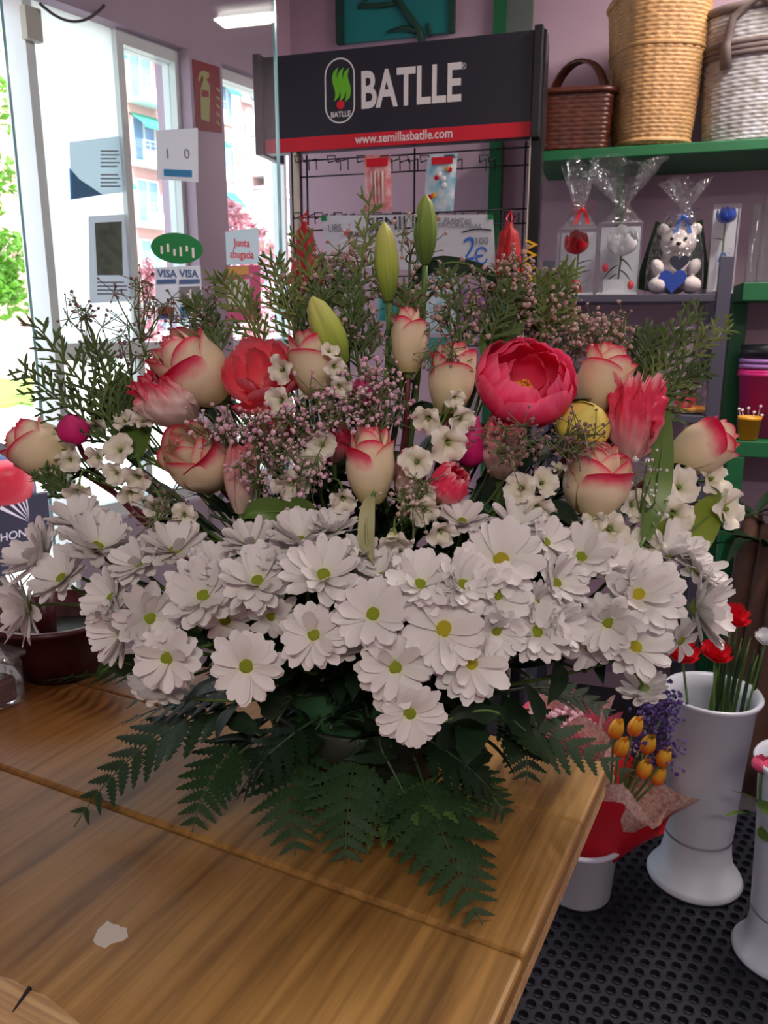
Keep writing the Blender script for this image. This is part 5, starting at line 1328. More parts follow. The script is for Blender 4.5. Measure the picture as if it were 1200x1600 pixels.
m = MB(); m.lathe([(.05, -.16), (.13, -.10), (.17, -.02), (.13, .03)], 12); RC = m.mesh('calyx', M['sepal'])
RSP = leaf_mb(.42, .12, bend=-.3).mesh('sepal', M['sepal'])
RPL = [rose_pt(.57, 1.0, .40).mesh('petal', M['rose_lip'])]
def rose(px, py, wpx, hpx, a, b, c, label, extra=0.0, openness=1.0):
    ax = dirv(a, b, c); k0 = mpp(B(px, py, extra)); hgt = hpx * k0 * 1.0
    base = B(px, py, extra) - ax * hgt * .5
    e = empty('rose', base, 0, label, 'flower', rot=aim(ax, random.uniform(0, 6))); e.scale = (wpx * k0 / 1.16, wpx * k0 / 1.16, hgt / 1.04)
    for mi, n, ph in ((0, 3, 0), (1, 3, 1.0), (2, 3, .5), (3, 3, 1.4), (4, 2, .2)):
        for i in range(n):
            if mi == 0 and i == 2 and openness < 1: continue
            put('petal', RPL[0] if mi == 0 and i == 0 else RP[mi], e, (0, 0, random.uniform(-.02, .02)), (random.uniform(-.05, .05), random.uniform(-.05, .05), 2 * PI * i / n + ph + random.uniform(-.15, .15)), (1, 1, random.uniform(.84, 1.0) if mi == 0 else random.uniform(.92, 1.03) if mi == 1 else 1))
    put('heart_petal', RS, e); put('calyx', RC, e)
    for i in range(4): put('sepal', RSP, e, (0, 0, -.03), (0, random.uniform(.2, .9), i * PI / 2), .8)
    stem_to(e, base - ax * .12 * hgt, ax, .0034, .003, M['stem_wine'], bow_=.12)
    return e
for args in ((64, 702, 92, 100, -.78, .5, .35, 'cream rose with pink rim leaning out at the far left'),
             (302, 575, 104, 120, -.62, .62, .45, 'cream rose with broad red lip, upper left beside the coral peony'),
             (308, 720, 100, 112, -.32, .52, .75, 'cream rose opened towards the viewer, spiral heart showing, left of centre'),
             (490, 568, 82, 104, -.15, .9, .4, 'cream rose behind the white bells, right of the left peony'),
             (638, 530, 60, 96, .0, .95, .25, 'slender cream rose with red tip, highest in the middle'),
             (706, 590, 78, 106, .1, .95, .3, 'cream rose just left of the large right peony'),
             (580, 726, 80, 116, .0, .95, .25, 'upright cream rose with red blotch in the very middle'),
             (944, 590, 84, 104, .2, .9, .35, 'cream rose above the yellow bud on the right'),
             (932, 750, 106, 112, .08, .88, .42, 'large cream rose with a red fold above the right daisies'),
             (1098, 700, 84, 102, .80, .5, .3, 'cream rose leaning out at the far right over the white bells')): rose(*args)

# ---------------------------------------------------------------- peonies
def petal_set(mt, a_, b_, hw, rf, flare, bow_, n=3, rim=.05, nu=10, nv=9):
    return [cup(a_, b_, 0, hw, rf=rf, nu=nu, nv=nv, flare=flare, bow=bow_, rim=rim, sd=i * 2 + 1).mesh('petal', mt) for i in range(n)]
def peony(px, py, wpx, hpx, a, b, c, label, mt, whorls, stam=True, extra=0.0):
    ax = dirv(a, b, c); ctr = B(px, py, extra); k = mpp(ctr); R_ = wpx * .5 * k
    base = ctr - ax * R_ * .55
    e = empty('peony', base, 0, label, 'flower', rot=aim(ax, .4)); e.scale = (R_, R_, R_ * hpx / wpx)
    for (a_, b_, n, hw, ph, rf, fl, bw, tl) in whorls:
        ms = petal_set(mt, a_, b_, hw, rf, fl, bw)
        for i in range(n): put('petal', ms[i % 3], e, (0, 0, random.uniform(-.02, .02)), (random.uniform(-tl, tl), random.uniform(-tl, tl), 2 * PI * i / n + ph), random.uniform(.93, 1.04))
    if stam:
        m = MB()
        for i in range(60):
            t, r = random.uniform(0, 6.28), random.random() ** .5 * .2; p = V((r * math.cos(t), r * math.sin(t), .32 + random.uniform(0, .14)))
            m.tube([V((p.x * .5, p.y * .5, .05)), p], .012, 4); m.ico(p, .03)
        o = m.build('stamens', M['stamen'], e); o['kind'] = 'stuff'
    m = MB(); m.lathe([(.06, -.12), (.2, -.06), (.3, .06)], 14); m.build('calyx', M['sepal'], e, True)
    stem_to(e, base - ax * .06 * R_, ax, .0042, .004, M['stem_green'], bow_=.12)
    return e
peony(822, 598, 160, 152, .12, .48, .82, 'large round coral pink peony right of centre, golden heart showing', M['peony_petal_deep'],
      ((1.0, 1.0, 6, .74, 0, .012, .02, .66, .08), (.93, 1.12, 6, .70, .5, .015, -.02, .72, .07), (.78, 1.12, 5, .70, .2, .02, -.05, .76, .07), (.55, .95, 4, .7, .6, .02, 0, .74, .08)))
peony(404, 582, 124, 118, -.15, .45, .85, 'loose coral pink peony left of centre with spread petals', M['peony_petal'],
      ((1.05, .7, 6, .60, 0, .03, .35, .60, .16), (.9, .95, 6, .56, .5, .03, .15, .6, .14), (.6, 1.0, 5, .6, .2, .04, 0, .62, .1), (.36, .9, 4, .7, .7, .04, 0, .6, .1)), stam=False)

# ---------------------------------------------------------------- parrot tulips
def parrot(frill, op, sd):
    m = MB(); g1 = sd * 1.3
    def fn(u, v):
        x = (u - .5) * 2; t = v; ed = abs(x) ** 2 * .7 + max(0, t - .35) * 1.1
        r = .22 + .78 * math.sin(PI * min(op, .06 + .80 * t))
        wd = .95 * (.55 + .45 * math.sin(PI * min(.8, .15 + .65 * t))) * (1 - .12 * max(0, t - .8) / .2)
        wob = frill * ed * (math.sin(x * 9 + g1 + t * 5) + .8 * math.sin(x * 19 + t * 15 + g1 * 2) + .7 * math.sin(t * 27 + x * 6 + g1))
        r = max(.05, r + wob * .8); z = t - .14 * x * x * t * t + .35 * wob * t
        an = x * wd + .22 * wob
        return (r * math.cos(an), r * math.sin(an), z)
    return m.grid(fn, 18, 18)
def tulip(px, py, wpx, hpx, a, b, c, label, mt, extra=0.0, frill=.10, op=.86, n=6):
    ax = dirv(a, b, c); ctr = B(px, py, extra); k = mpp(ctr); hgt = hpx * k; base = ctr - ax * hgt * .5
    e = empty('parrot_tulip', base, 0, label, 'flower', rot=aim(ax, random.uniform(0, 6))); e.scale = (wpx * k * .5,) * 2 + (hgt,)
    ms = [parrot(frill, op, i * 3 + px).mesh('petal', mt) for i in range(3)]
    for j in range(2):
        for i in range(n // 2): put('petal', ms[i], e, (0, 0, 0), (random.uniform(-.06, .06), random.uniform(-.06, .06), 2 * PI * i / (n / 2) + j * PI / 3), (1, 1, random.uniform(.92, 1.04)) if j == 0 else (.86, .86, 1))
    stem_to(e, base, ax, .0034, .0034, M['stem_green'], bow_=.1)
    return e
for args in ((266, 622, 96, 100, -.35, .62, .5, 'pink and white frilled tulip at the left, under the red-lipped rose', M['parrot_petal'], 0, .13, .72),
             (992, 655, 86, 128, .05, .97, .3, 'tall deep pink frilled tulip on the right beside the yellow bud', M['parrot_pink'], -.01, .20, .80),
             (700, 758, 62, 74, .45, .55, .6, 'small pink and white striped tulip right of the middle rose', M['parrot_pink'], 0, .08, .9),
             (785, 700, 74, 92, .0, .9, .4, 'faded pink tulip just below the large peony', M['parrot_faded'], .02, .08, .86),
             (378, 745, 58, 112, .05, .95, .2, 'faded pink tulip behind the opened left rose', M['parrot_faded'], .02, .06, .92),
             (640, 742, 52, 84, .1, .95, .2, 'pale pink tulip right behind the middle rose', M['parrot_faded'], .03, .06, .9),
             (428, 668, 60, 64, -.1, .9, .4, 'pink frilled tulip veiled by gypsophila under the left peony', M['parrot_pink'], .03, .12, .84),
             (520, 690, 60, 64, .0, .9, .4, 'pink frilled tulip veiled by gypsophila left of the middle rose', M['parrot_pink'], .04, .12, .84),
             (790, 672, 60, 54, .2, .6, .6, 'deep coral tulip tip peeping out under the large peony', M['parrot_pink'], .03, .12, .84)): tulip(*args)

# ---------------------------------------------------------------- round buds
def bud(name, px, py, wpx, hpx, a, b, label, mt, extra=0.0, n=5):
    ax = dirv(a, b); ctr = B(px, py, extra); k = mpp(ctr); base = ctr - ax * hpx * k * .5
    e = empty(name, base, 0, label, 'flower', rot=aim(ax, random.uniform(0, 6))); e.scale = (wpx * k * .5, wpx * k * .5, hpx * k)
    pm = cup(1.0, 1.0, 0, .95, rf=.006, nu=10, nv=12, bow=.985, rim=.0, v0=.02).mesh('petal', mt)
    pm2 = cup(.95, .99, 0, 1.1, rf=.006, nu=10, nv=12, bow=.99, rim=.0, v0=.02).mesh('petal', mt)
    for i in range(n): put('petal', pm, e, (0, 0, 0), (random.uniform(-.04, .04), random.uniform(-.04, .04), 2 * PI * i / n), random.uniform(.96, 1.03))
    for i in range(3): put('petal', pm2, e, (0, 0, 0), (0, 0, 2 * PI * i / 3 + .5), .95)
    m = MB(); m.lathe([(.1, -.12), (.3, -.06), (.55, .06)], 14); m.build('calyx', M['sepal'], e, True)
    for i in range(4): put('sepal', RSP, e, (.3 * math.cos(i * 1.57), .3 * math.sin(i * 1.57), 0), (0, -.8, i * PI / 2), 1)
    stem_to(e, base - ax * .1 * hpx * k, ax, .0032, .003, M['stem_wine'], bow_=.1); return e
bud('peony_bud', 113, 666, 50, 50, .1, .6, 'round magenta bud above the far left rose', M['magenta_petal'], -.03)
bud('peony_bud', 570, 606, 56, 50, .0, .7, 'magenta bud half veiled by gypsophila above the middle rose', M['magenta_petal'], .02)
bud('peony_bud', 738, 690, 50, 84, .1, .85, 'tall magenta bud between the white bells and the faded tulip', M['magenta_petal'], .02)
bud('ranunculus_bud', 914, 656, 86, 66, .1, .55, 'round yellow bud between the large peony and the frilled tulip', M['yellow_petal'], -.01)

# ---------------------------------------------------------------- lily buds
def lily(bx, by, tx, ty, wpx, label, mt, extra=0.0):
    b0, t0 = B(bx, by, extra), P(tx, ty, YD(bx, by, extra) - .01); k = mpp(b0); ax = (t0 - b0).normalized(); L_ = (t0 - b0).length
    e = empty('lily_bud', b0, 0, label, 'flower', rot=aim(ax, .6)); rr = wpx * k * .5
    for j in range(3):                                     # three sepals that meet in ridges
        m = MB()
        def fn(u, v):
            x = (u - .5) * 2; r = rr * (.26 + .80 * math.sin(PI * (.08 + .84 * v ** .9)) ** 1.1) * (1 - .9 * max(0, v - .9) / .1 * .8)
            an = j * 2 * PI / 3 + x * PI / 3 * 1.02; r *= 1 + .10 * (1 - abs(x)) - .06 * math.cos(x * PI * 2)
            return (r * math.cos(an), r * math.sin(an), L_ * v)
        m.grid(fn, 8, 16); m.build('sepal', mt, e, True)
    stem_to(e, b0, ax, .0036, .0032, M['stem_green'], bow_=.12); return e
lily(607, 470, 600, 347, 34, 'tall yellow-green lily bud standing in front of the SEMILLAS card', M['lily_bud'])
lily(664, 412, 665, 304, 31, 'dark green lily bud between the two price cards, highest of the buds', M['lily_bud_green'])
lily(536, 568, 487, 464, 43, 'plump pale lily bud leaning left behind the cream rose', M['lily_bud'])

# ---------------------------------------------------------------- sprays of small white bells
def bell_petal():
    m = MB()
    def fn(u, v):
        x = (u - .5) * 2; t = v; wd = .40 * (.30 + .70 * math.sin(PI * min(1, .10 + .68 * t))) * (1 - .5 * max(0, t - .85) / .15 * x * x)
        r = .06 + .62 * t ** 1.25 + .04 * math.sin(x * 3); z = .75 * t - .50 * t * t * t + .16 * x * x * t - .05 * t ** 5 * math.cos(x * 4)
        return (r, x * wd, z)
    return m.grid(fn, 6, 6)
BP = bell_petal().mesh('petal', M['bell_petal'])
m = MB(); m.lathe([(.05, -.25), (.09, -.12), (.13, .08)], 10); m.ell((0, 0, .16), (.07, .07, .14), 8, 6); BT = m.mesh('floret', M['sepal'])
def bells(label, fl, grp=None, extra=0.0):
    pts = [(B(f[0], f[1], extra), dirv(f[3], f[4], f[5] if len(f) > 5 else None), f[2]) for f in fl]
    mean = sum((p[0] for p in pts), V()) / len(pts); base = ROOT + rj(.03)
    e = empty('bellflower_spray', base, 0, label, 'flower', grp); hub = mean + (base - mean).normalized() * .02 + V((0, .02, 0))
    m = MB(); path = bez(hub - base, (hub - base) * .5 + V((0, .01, .05)), V((0, 0, 0)), 10); m.tube(path, [.0018 + .0012 * i / 10 for i in range(11)], 6); m.build('stem', M['stem_green'], e, True)
    for p, ax, s_ in pts:
        R_ = s_ * .78 * mpp(p); q0 = p - ax * R_ * .30
        o = put('floret', BT, e, q0 - base, aim(ax, random.uniform(0, 6)), R_)
        for i in range(5): put('petal', BP, o, (0, 0, 0), (random.uniform(-.15, .15), random.uniform(-.2, .2), i * 2 * PI / 5 + random.uniform(-.1, .1)), random.uniform(.92, 1.06))
        st = hub - base + (path[3] - path[0]) * random.random()
        m = MB(); m.tube(bez(q0 - ax * R_ * .24 - base, q0 - ax * .022 + V((0, 0, .012)) - base, st, 6), .0012, 5); m.build('flower_stalk', M['stem_green'], e, True)
    return e
bells('white bells hanging in front of the far left rose', ((97, 702, 46, -.1, .2), (84, 748, 38, 0, -.8), (121, 768, 42, 0, -.88), (110, 720, 34, .3, -.3)))
bells('pale closed bells on a thin stalk beside the magenta bud', ((155, 614, 26, 0, .8), (149, 668, 36, 0, -.8)))
bells('white bells around the dark lance leaf on the left', ((193, 655, 38, -.3, .6), (224, 656, 38, .3, .6), (150, 716, 40, -.5, -.4), (186, 702, 46, .0, .2), (215, 748, 46, 0, -.6)))
bells('greenish white bells low behind the opened left rose', ((180, 740, 38, -.2, -.3), (204, 772, 40, .2, -.6), (246, 792, 44, 0, -.5), (288, 806, 40, .2, -.2), (262, 838, 42, 0, .3)), extra=.015)
bells('nodding white bells across the cream rose beside the left peony', ((437, 578, 44, -.6, -.2), (437, 628, 44, -.4, -.45), (524, 574, 34, .4, -.4), (531, 606, 36, .3, -.6), (515, 548, 28, .3, .3)), extra=-.03)
bells('shaded white bells under the gypsophila left of the middle rose', ((438, 704, 42, -.3, -.3), (455, 758, 58, 0, -.7), (482, 724, 40, .2, -.3), (504, 694, 44, .1, .1), (536, 782, 46, .1, -.7)))
bells('white bells right of the middle rose in front of the magenta bud', ((712, 622, 32, .2, -.5), (668, 656, 46, -.3, -.6), (722, 656, 44, .4, -.6), (702, 694, 58, .15, -.4), (650, 722, 52, -.2, -.1)), extra=-.02)
bells('hanging white bells low in the middle above the daisies', ((616, 846, 56, 0, -.9), (664, 800, 46, .1, -.6), (690, 832, 50, .2, -.5), (662, 772, 40, -.1, -.3)))
bells('white bells under the faded tulip above the golden-eyed daisy', ((812, 762, 52, -.5, .1), (850, 752, 46, .4, .3), (842, 796, 52, .2, -.5), (872, 730, 26, .1, .85)))
bells('white bells on the bright leaf at the far right', ((1064, 760, 58, .1, .2), (1052, 806, 62, -.25, -.4), (1116, 746, 58, .45, .25), (1140, 796, 68, .6, -.1)))
bells('white bells below the large right rose', ((990, 790, 50, .3, -.2), (952, 826, 58, -.3, .1), (1012, 850, 60, .2, .45), (968, 856, 52, -.1, .5), (930, 812, 40, -.4, -.2)), extra=.01)

# ---------------------------------------------------------------- big leaves
def big_leaf(pts, wpx, mt, label, extra=0.0, fold=.15):
    w3 = [B(x, y, extra) for x, y in pts]; k = mpp(w3[0]); base = w3[0]
    path = bez(w3[0], w3[1] * 2 - (w3[0] + w3[2]) * .5, w3[2], 12) if len(w3) == 3 else [w3[0] + (w3[1] - w3[0]) * i / 12 for i in range(13)]
    e = empty('leaf', base, 0, label, 'leaf'); m = MB(); wv = wpx * k * .5
    def fn(u, v):
        i = min(11, int(v * 12)); f = v * 12 - i; c = path[i] + (path[i + 1] - path[i]) * f; t = (path[i + 1] - path[i]).normalized()
        side = t.cross(-FWD).normalized(); x = (u - .5) * 2; ww = wv * (math.sin(PI * (.06 + .93 * v) ** .9) ** .8)
        return c - base + side * x * ww - FWD * fold * wv * abs(x) + V((0, 0, .004 * math.sin(v * 9)))
    m.grid(fn, 6, 14); m.build('blade', mt, e, True)
    m = MB(); m.tube([p - base + FWD * .0004 for p in path], [.0014] * 12 + [.0004], 5); m.build('midrib', M['leaf_pale'] if mt is M['leaf_pale'] else M['stem_green'], e, True)
    stem_to(e, base, (path[1] - path[0]).normalized(), .0018, .0018, M['stem_green'], bow_=.06); return e
big_leaf(((215, 715), (205, 650), (184, 582)), 66, M['leaf_mid'], 'dark pointed leaf behind the left white bells', .02)
big_leaf(((1008, 840), (1030, 740), (1040, 632)), 46, M['leaf_mid'], 'long green lance leaf standing right of the frilled tulip')
big_leaf(((1010, 850), (1080, 830), (1130, 770)), 78, M['leaf_bright'], 'broad bright leaf behind the far right white bells', .015)
big_leaf(((762, 570), (785, 520), (824, 490)), 56, M['leaf_mid'], 'olive leaf rising behind the large right peony', .03)
big_leaf(((582, 776), (572, 830), (584, 884)), 26, M['leaf_pale'], 'pale sepal-like leaf hanging below the middle rose')
big_leaf(((500, 830), (440, 800), (380, 812)), 60, M['leaf_mid'], 'green leaf lying above the skyward daisies left of centre', .02)
big_leaf(((640, 452), (718, 410), (796, 470)), 26, M['leaf_dark'], 'arching dark green leaf under the price cards', .02)
big_leaf(((900, 820), (850, 800), (812, 850)), 36, M['leaf_dark'], 'dark curling leaf under the large right rose', .02)
big_leaf(((230, 1060), (190, 1035), (150, 1062)), 34, M['fern'], 'grey-green leaf blade low at the left, under the bank of daisies', .04)
big_leaf(((700, 1125), (760, 1110), (792, 1128)), 32, M['leaf_dark'], 'dark leaf right of the lowest daisy', .02)

# ---------------------------------------------------------------- dark filler foliage between the flowers
FL = [leaf_mb(1.0, .42, bend=.25, notch=.5, base=.2).mesh('leaf', M['leaf_dark']), leaf_mb(1.0, .36, bend=.4, base=.1).mesh('leaf', M['leaf_dark'])]
fc = 0
FLAB = ((600, 'up among the topmost roses and sprigs'), (690, 'in the gaps between the upper roses'), (770, 'between the roses and the white bells'), (850, 'just above the bank of daisies'), (1020, 'in the dark gaps of the daisy bank'), (1100, 'in the dark below the daisies'), (2000, 'at the dark foot of the bouquet above the ferns'))
def filler(px, py, ex, sz=.05, nl=7):
    where = next(t for y, t in FLAB if py < y)
    tp = B(px, py, ex); base = ROOT + rj(.04); e = empty('greenery_sprig', base, 0, 'dark green leafy filler sprig ' + where, 'foliage', 'leafy filler sprigs ' + where)
    path = bez(tp - base, (tp - base) * .55 + V((0, .02, .03)), V((0, 0, 0)), 10); m = MB(); m.tube(path, .0018, 5); m.build('stem', M['stem_dark'], e, True)
    for i in range(nl):
        o = put('leaf', FL[i % 2], e, path[min(9, i)] + rj(.006), (random.uniform(-.8, .8), random.uniform(-1.0, .5), random.uniform(0, 6.3)), sz * random.uniform(.8, 1.3))
for py, ex, xs in ((560, .07, (300, 420, 540, 640, 760, 880, 980)), (640, .06, (200, 330, 450, 540, 620, 700, 800, 900, 1000)), (730, .05, (180, 270, 350, 440, 520, 610, 680, 760, 860, 960, 1050)),
                   (810, .05, (240, 330, 430, 520, 600, 680, 760, 860, 950, 1040)), (890, .06, (190, 300, 400, 500, 600, 690, 800, 900, 1000)), (980, .06, (240, 330, 430, 520, 600, 700, 800, 890, 980)),
                   (1060, .06, (240, 330, 420, 500, 570, 660, 740, 820, 900)), (1130, .08, (330, 420, 500, 580, 660, 740, 820)), (1180, .10, (380, 460, 540, 620, 700, 770))):
    for x in xs: filler(x + random.uniform(-18, 18), py + random.uniform(-14, 14), ex)

# ---------------------------------------------------------------- conifer sprigs
def conifer(b, t, label, mt, wid=.34, dens=22, extra=.03, te=0.0):
    b0, t0 = B(*b, extra), P(*t, YD(b[0], b[1], extra) + te); base = b0; e = empty('conifer_sprig', base, 0, label, 'foliage')
    L_ = (t0 - b0).length; path = bez(V((0, 0, 0)), (t0 - b0) * .5 + V((0, 0, .012)) + rj(.01), t0 - b0, 12); m = MB(); m.tube(path, [.0022 - .0014 * i / 12 for i in range(13)], 5); m.build('stem', mt, e, True)
    m = MB(); d = (t0 - b0).normalized(); side = d.cross(FWD).normalized(); nrm = d.cross(side)
    for i in range(dens):
        f = .12 + .88 * i / (dens - 1); j = min(11, int(f * 12)); p = path[j] + (path[j + 1] - path[j]) * (f * 12 - j) if j < 12 else path[12]
        sg = 1 if i % 2 else -1; ln = L_ * wid * (1.12 - f) * random.uniform(.7, 1.15) + .012
        dr_ = (d * random.uniform(.75, 1.1) + side * sg * random.uniform(.6, .95) + nrm * random.uniform(-.45, .45)).normalized()
        bp = [p + dr_ * ln * q + V((0, 0, -.10 * ln * q * q)) for q in (0, .33, .66, 1)]; m.tube(bp, [.0014, .0018, .0016, .0005], 4)
        nn = max(3, int(ln / .0065))
        for q in range(nn):                                  # scaly branchlets
            g = .15 + .8 * q / nn; pp = p + dr_ * ln * g + V((0, 0, -.10 * ln * g * g)); s2 = 1 if q % 2 else -1
            d2 = (dr_ + side * s2 * .7 * random.uniform(.6, 1.2) + nrm * random.uniform(-.5, .5)).normalized(); l2 = .011 * random.uniform(.7, 1.3) * (1.2 - g * .5)
            m.tube([pp, pp + d2 * l2 * .6, pp + d2 * l2], [.0013, .0017, .0004], 4, cap=False)
    o = m.build('scale_leaves', mt, e); o['kind'] = 'stuff'
    stem_to(e, b0, d, .0022, .0022, M['stem_dark'], bow_=.05); return e
for i, (b, t, lb, mt) in enumerate((
 ((215, 725), (60, 512), 'tallest conifer sprig at the far left against the window', 'thuja'), ((205, 720), (34, 580), 'thin conifer sprig reaching left over the lawn view', 'thuja'), ((200, 700), (150, 545), 'conifer sprig rising steeply left of the dark leaf', 'thuja'),
 ((480, 570), (428, 410), 'conifer sprig in front of the glass door edge', 'thuja_light'), ((520, 560), (470, 375), 'light conifer sprig beside the left red net', 'thuja_light'), ((545, 545), (578, 322), 'conifer sprig reaching highest, over the SEMILLAS card', 'thuja_light'),
 ((420, 560), (345, 440), 'conifer sprig in front of the mauve pillar', 'thuja_light'), ((350, 570), (300, 478), 'conifer sprig over the payment card sticker', 'thuja'), ((990, 650), (1088, 488), 'steep conifer sprig at the right beside the slate post', 'thuja'),
 ((985, 655), (1132, 512), 'conifer sprig reaching farthest right', 'thuja_light'), ((990, 670), (1100, 580), 'low conifer sprig over the lower slate shelf', 'thuja'), ((862, 540), (890, 425), 'light conifer sprig under the red rose box', 'thuja_light'),
 ((845, 540), (850, 440), 'conifer sprig against the black display post', 'thuja_light'), ((722, 570), (700, 430), 'conifer sprig behind the roses right of the lily bud', 'thuja'), ((565, 600), (545, 440), 'dark conifer sprig behind the pale lily bud', 'thuja'),
 ((985, 620), (1015, 520), 'conifer sprig behind the right cream rose', 'thuja'), ((625, 610), (640, 460), 'dark conifer sprig behind the highest rose', 'thuja'), ((760, 560), (800, 455), 'conifer sprig behind the large peony', 'thuja'),
 ((120, 790), (70, 745), 'short conifer tip below the far left rose', 'thuja'), ((480, 600), (500, 460), 'dark conifer sprig left of the pale lily bud', 'thuja'))):
    conifer(b, t, lb, M[mt], extra=.05 if i < 3 else .035, wid=.24 if i in (4, 5, 13) else .32, dens=14 if i in (4, 5, 13) else 20)

# ---------------------------------------------------------------- gypsophila
def gyps(px, py, rx, ry, n, mt, label, extra=-.015, rr=4.2, dz=.03, grp=None):
    c = B(px, py, extra); k = mpp(c); base = B(px, py + ry * .9, extra + .03); e = empty('gypsophila_spray', base, 0, label, 'flower', grp)
    m = MB(); bl = MB(); nb = max(5, n // 9); fw = []
    for i in range(nb):
        t = random.uniform(0, 2 * PI); r = math.sqrt(random.random()); q = c + RT * (r * math.cos(t) * rx * .75 * k) + UP * (r * math.sin(t) * ry * .75 * k) + FWD * random.uniform(-dz, dz) * .8
        m.tube(bez(V((0, 0, 0)), (q - base) * .5 + rj(.008), q - base, 5), [.0011, .001, .001, .0009, .0008, .0007], 4, cap=False); fw.append(q)
    for i in range(n):
        q = fw[i % nb]; p = q + V((random.gauss(0, 1), random.gauss(0, 1), random.gauss(0, 1))) * .0105
        m.tube([q - base, p - base], [.0006, .0005], 3, cap=False)
        s_ = rr * .86 * k * random.choice((.5, .65, .8, 1, 1.1, 1.25))
        bl.ico(p - base, s_, .28)
        if s_ > rr * k * .9:
            for _ in range(3): bl.ico(p - base + rj(s_ * .6), s_ * .62, .3)
    o = m.build('twigs', M['gyp_stem'], e); o['kind'] = 'stuff'; o = bl.build('blossoms', M[mt], e); o['kind'] = 'stuff'
    stem_to(e, base, (c - base).normalized(), .0014, .0014, M['gyp_stem'], bow_=.05); return e
for a in ((715, 505, 50, 44, 120, 'gyp_beige', 'beige gypsophila spray between the highest rose and the olive leaf', .03, 4.0), (880, 530, 60, 40, 150, 'gyp_beige', 'beige gypsophila spray between the large peony and the right cream rose', .035, 4.0),
          (965, 548, 44, 40, 90, 'gyp_beige', 'beige gypsophila spray beside the steep right conifer sprig', .035, 4.0), (465, 462, 50, 44, 100, 'gyp_beige', 'beige gypsophila spray above the left peony', .035, 4.0), (800, 440, 50, 40, 110, 'gyp_beige', 'beige gypsophila spray under the red net bag by the black post', .035, 4.0),
          (150, 500, 56, 50, 70, 'gyp_dry', 'sparse dry gypsophila spray left of the photograph notice', .035, 2.8), (205, 545, 60, 46, 70, 'gyp_dry', 'dry gypsophila spray over the white transom bar', .035, 2.8), (330, 500, 50, 50, 70, 'gyp_dry', 'sparse dry gypsophila spray across the mauve pillar', .03, 2.8),
          (222, 480, 66, 62, 90, 'gyp_dry', 'sparse dry gypsophila spray against the bright white panel', .03, 3.0), (290, 520, 50, 44, 50, 'gyp_dry', 'sparse dry gypsophila spray over the card logos', .03, 2.8),
          (440, 680, 74, 44, 170, 'gyp_pink', 'pink gypsophila cloud under the left peony', -.02, 4.2), (360, 672, 56, 44, 120, 'gyp_pink', 'pink gypsophila spray above the opened left rose', -.01, 4.0),
          (590, 628, 62, 56, 210, 'gyp_pink', 'pink gypsophila cloud above the middle rose', -.02, 4.2), (500, 640, 60, 46, 150, 'gyp_pink', 'pink gypsophila spray left of the magenta bud', -.02, 4.2),
          (520, 436, 60, 48, 130, 'gyp_beige', 'beige pink gypsophila spray left of the tall lily bud', .03, 4.4), (650, 452, 84, 40, 160, 'gyp_beige', 'beige pink gypsophila spray behind the highest rose', .03, 4.4),
          (565, 510, 56, 44, 110, 'gyp_beige', 'beige gypsophila spray right of the pale lily bud', .02, 4.0), (772, 470, 60, 48, 170, 'gyp_beige', 'dense beige gypsophila behind the large peony', .03, 4.2),
          (848, 488, 70, 44, 210, 'gyp_beige', 'dense beige gypsophila in front of the black display post', .03, 4.2), (926, 518, 60, 40, 150, 'gyp_beige', 'beige gypsophila spray behind the right cream rose', .03, 4.0),
          (800, 690, 58, 34, 110, 'gyp_dry', 'fine dry gypsophila across the faded tulip', -.02, 3.4), (890, 690, 62, 28, 110, 'gyp_dry', 'fine dry gypsophila under the yellow bud', -.03, 3.4),
          (648, 782, 44, 46, 90, 'gyp_beige', 'pale gypsophila tuft right of the middle rose', -.01, 3.4), (690, 560, 44, 44, 60, 'gyp_dry', 'tiny dry gypsophila twig across the cream rose beside the peony', -.03, 2.6),
          (470, 735, 56, 50, 110, 'gyp_pink', 'pink gypsophila spray over the shaded bells', -.015, 3.8), (400, 720, 40, 50, 90, 'gyp_pink', 'pink gypsophila spray across the faded left tulip', -.015, 3.8),
          (560, 380, 30, 46, 50, 'gyp_beige', 'small gypsophila spray in front of the SEMILLAS card', .03, 4.2), (640, 375, 34, 40, 36, 'gyp_beige', 'loose gypsophila spray across the dark lily bud', -.0, 4.2), (240, 790, 44, 40, 60, 'gyp_dry', 'dry gypsophila tuft among the greenish left bells', -.01, 3.4),
          (1000, 760, 22, 46, 26, 'rose_white', 'few white gypsophila beads before the long lance leaf', -.02, 4.4)):
    gyps(a[0], a[1], a[2], a[3], a[4], a[5], a[6], a[7], a[8])

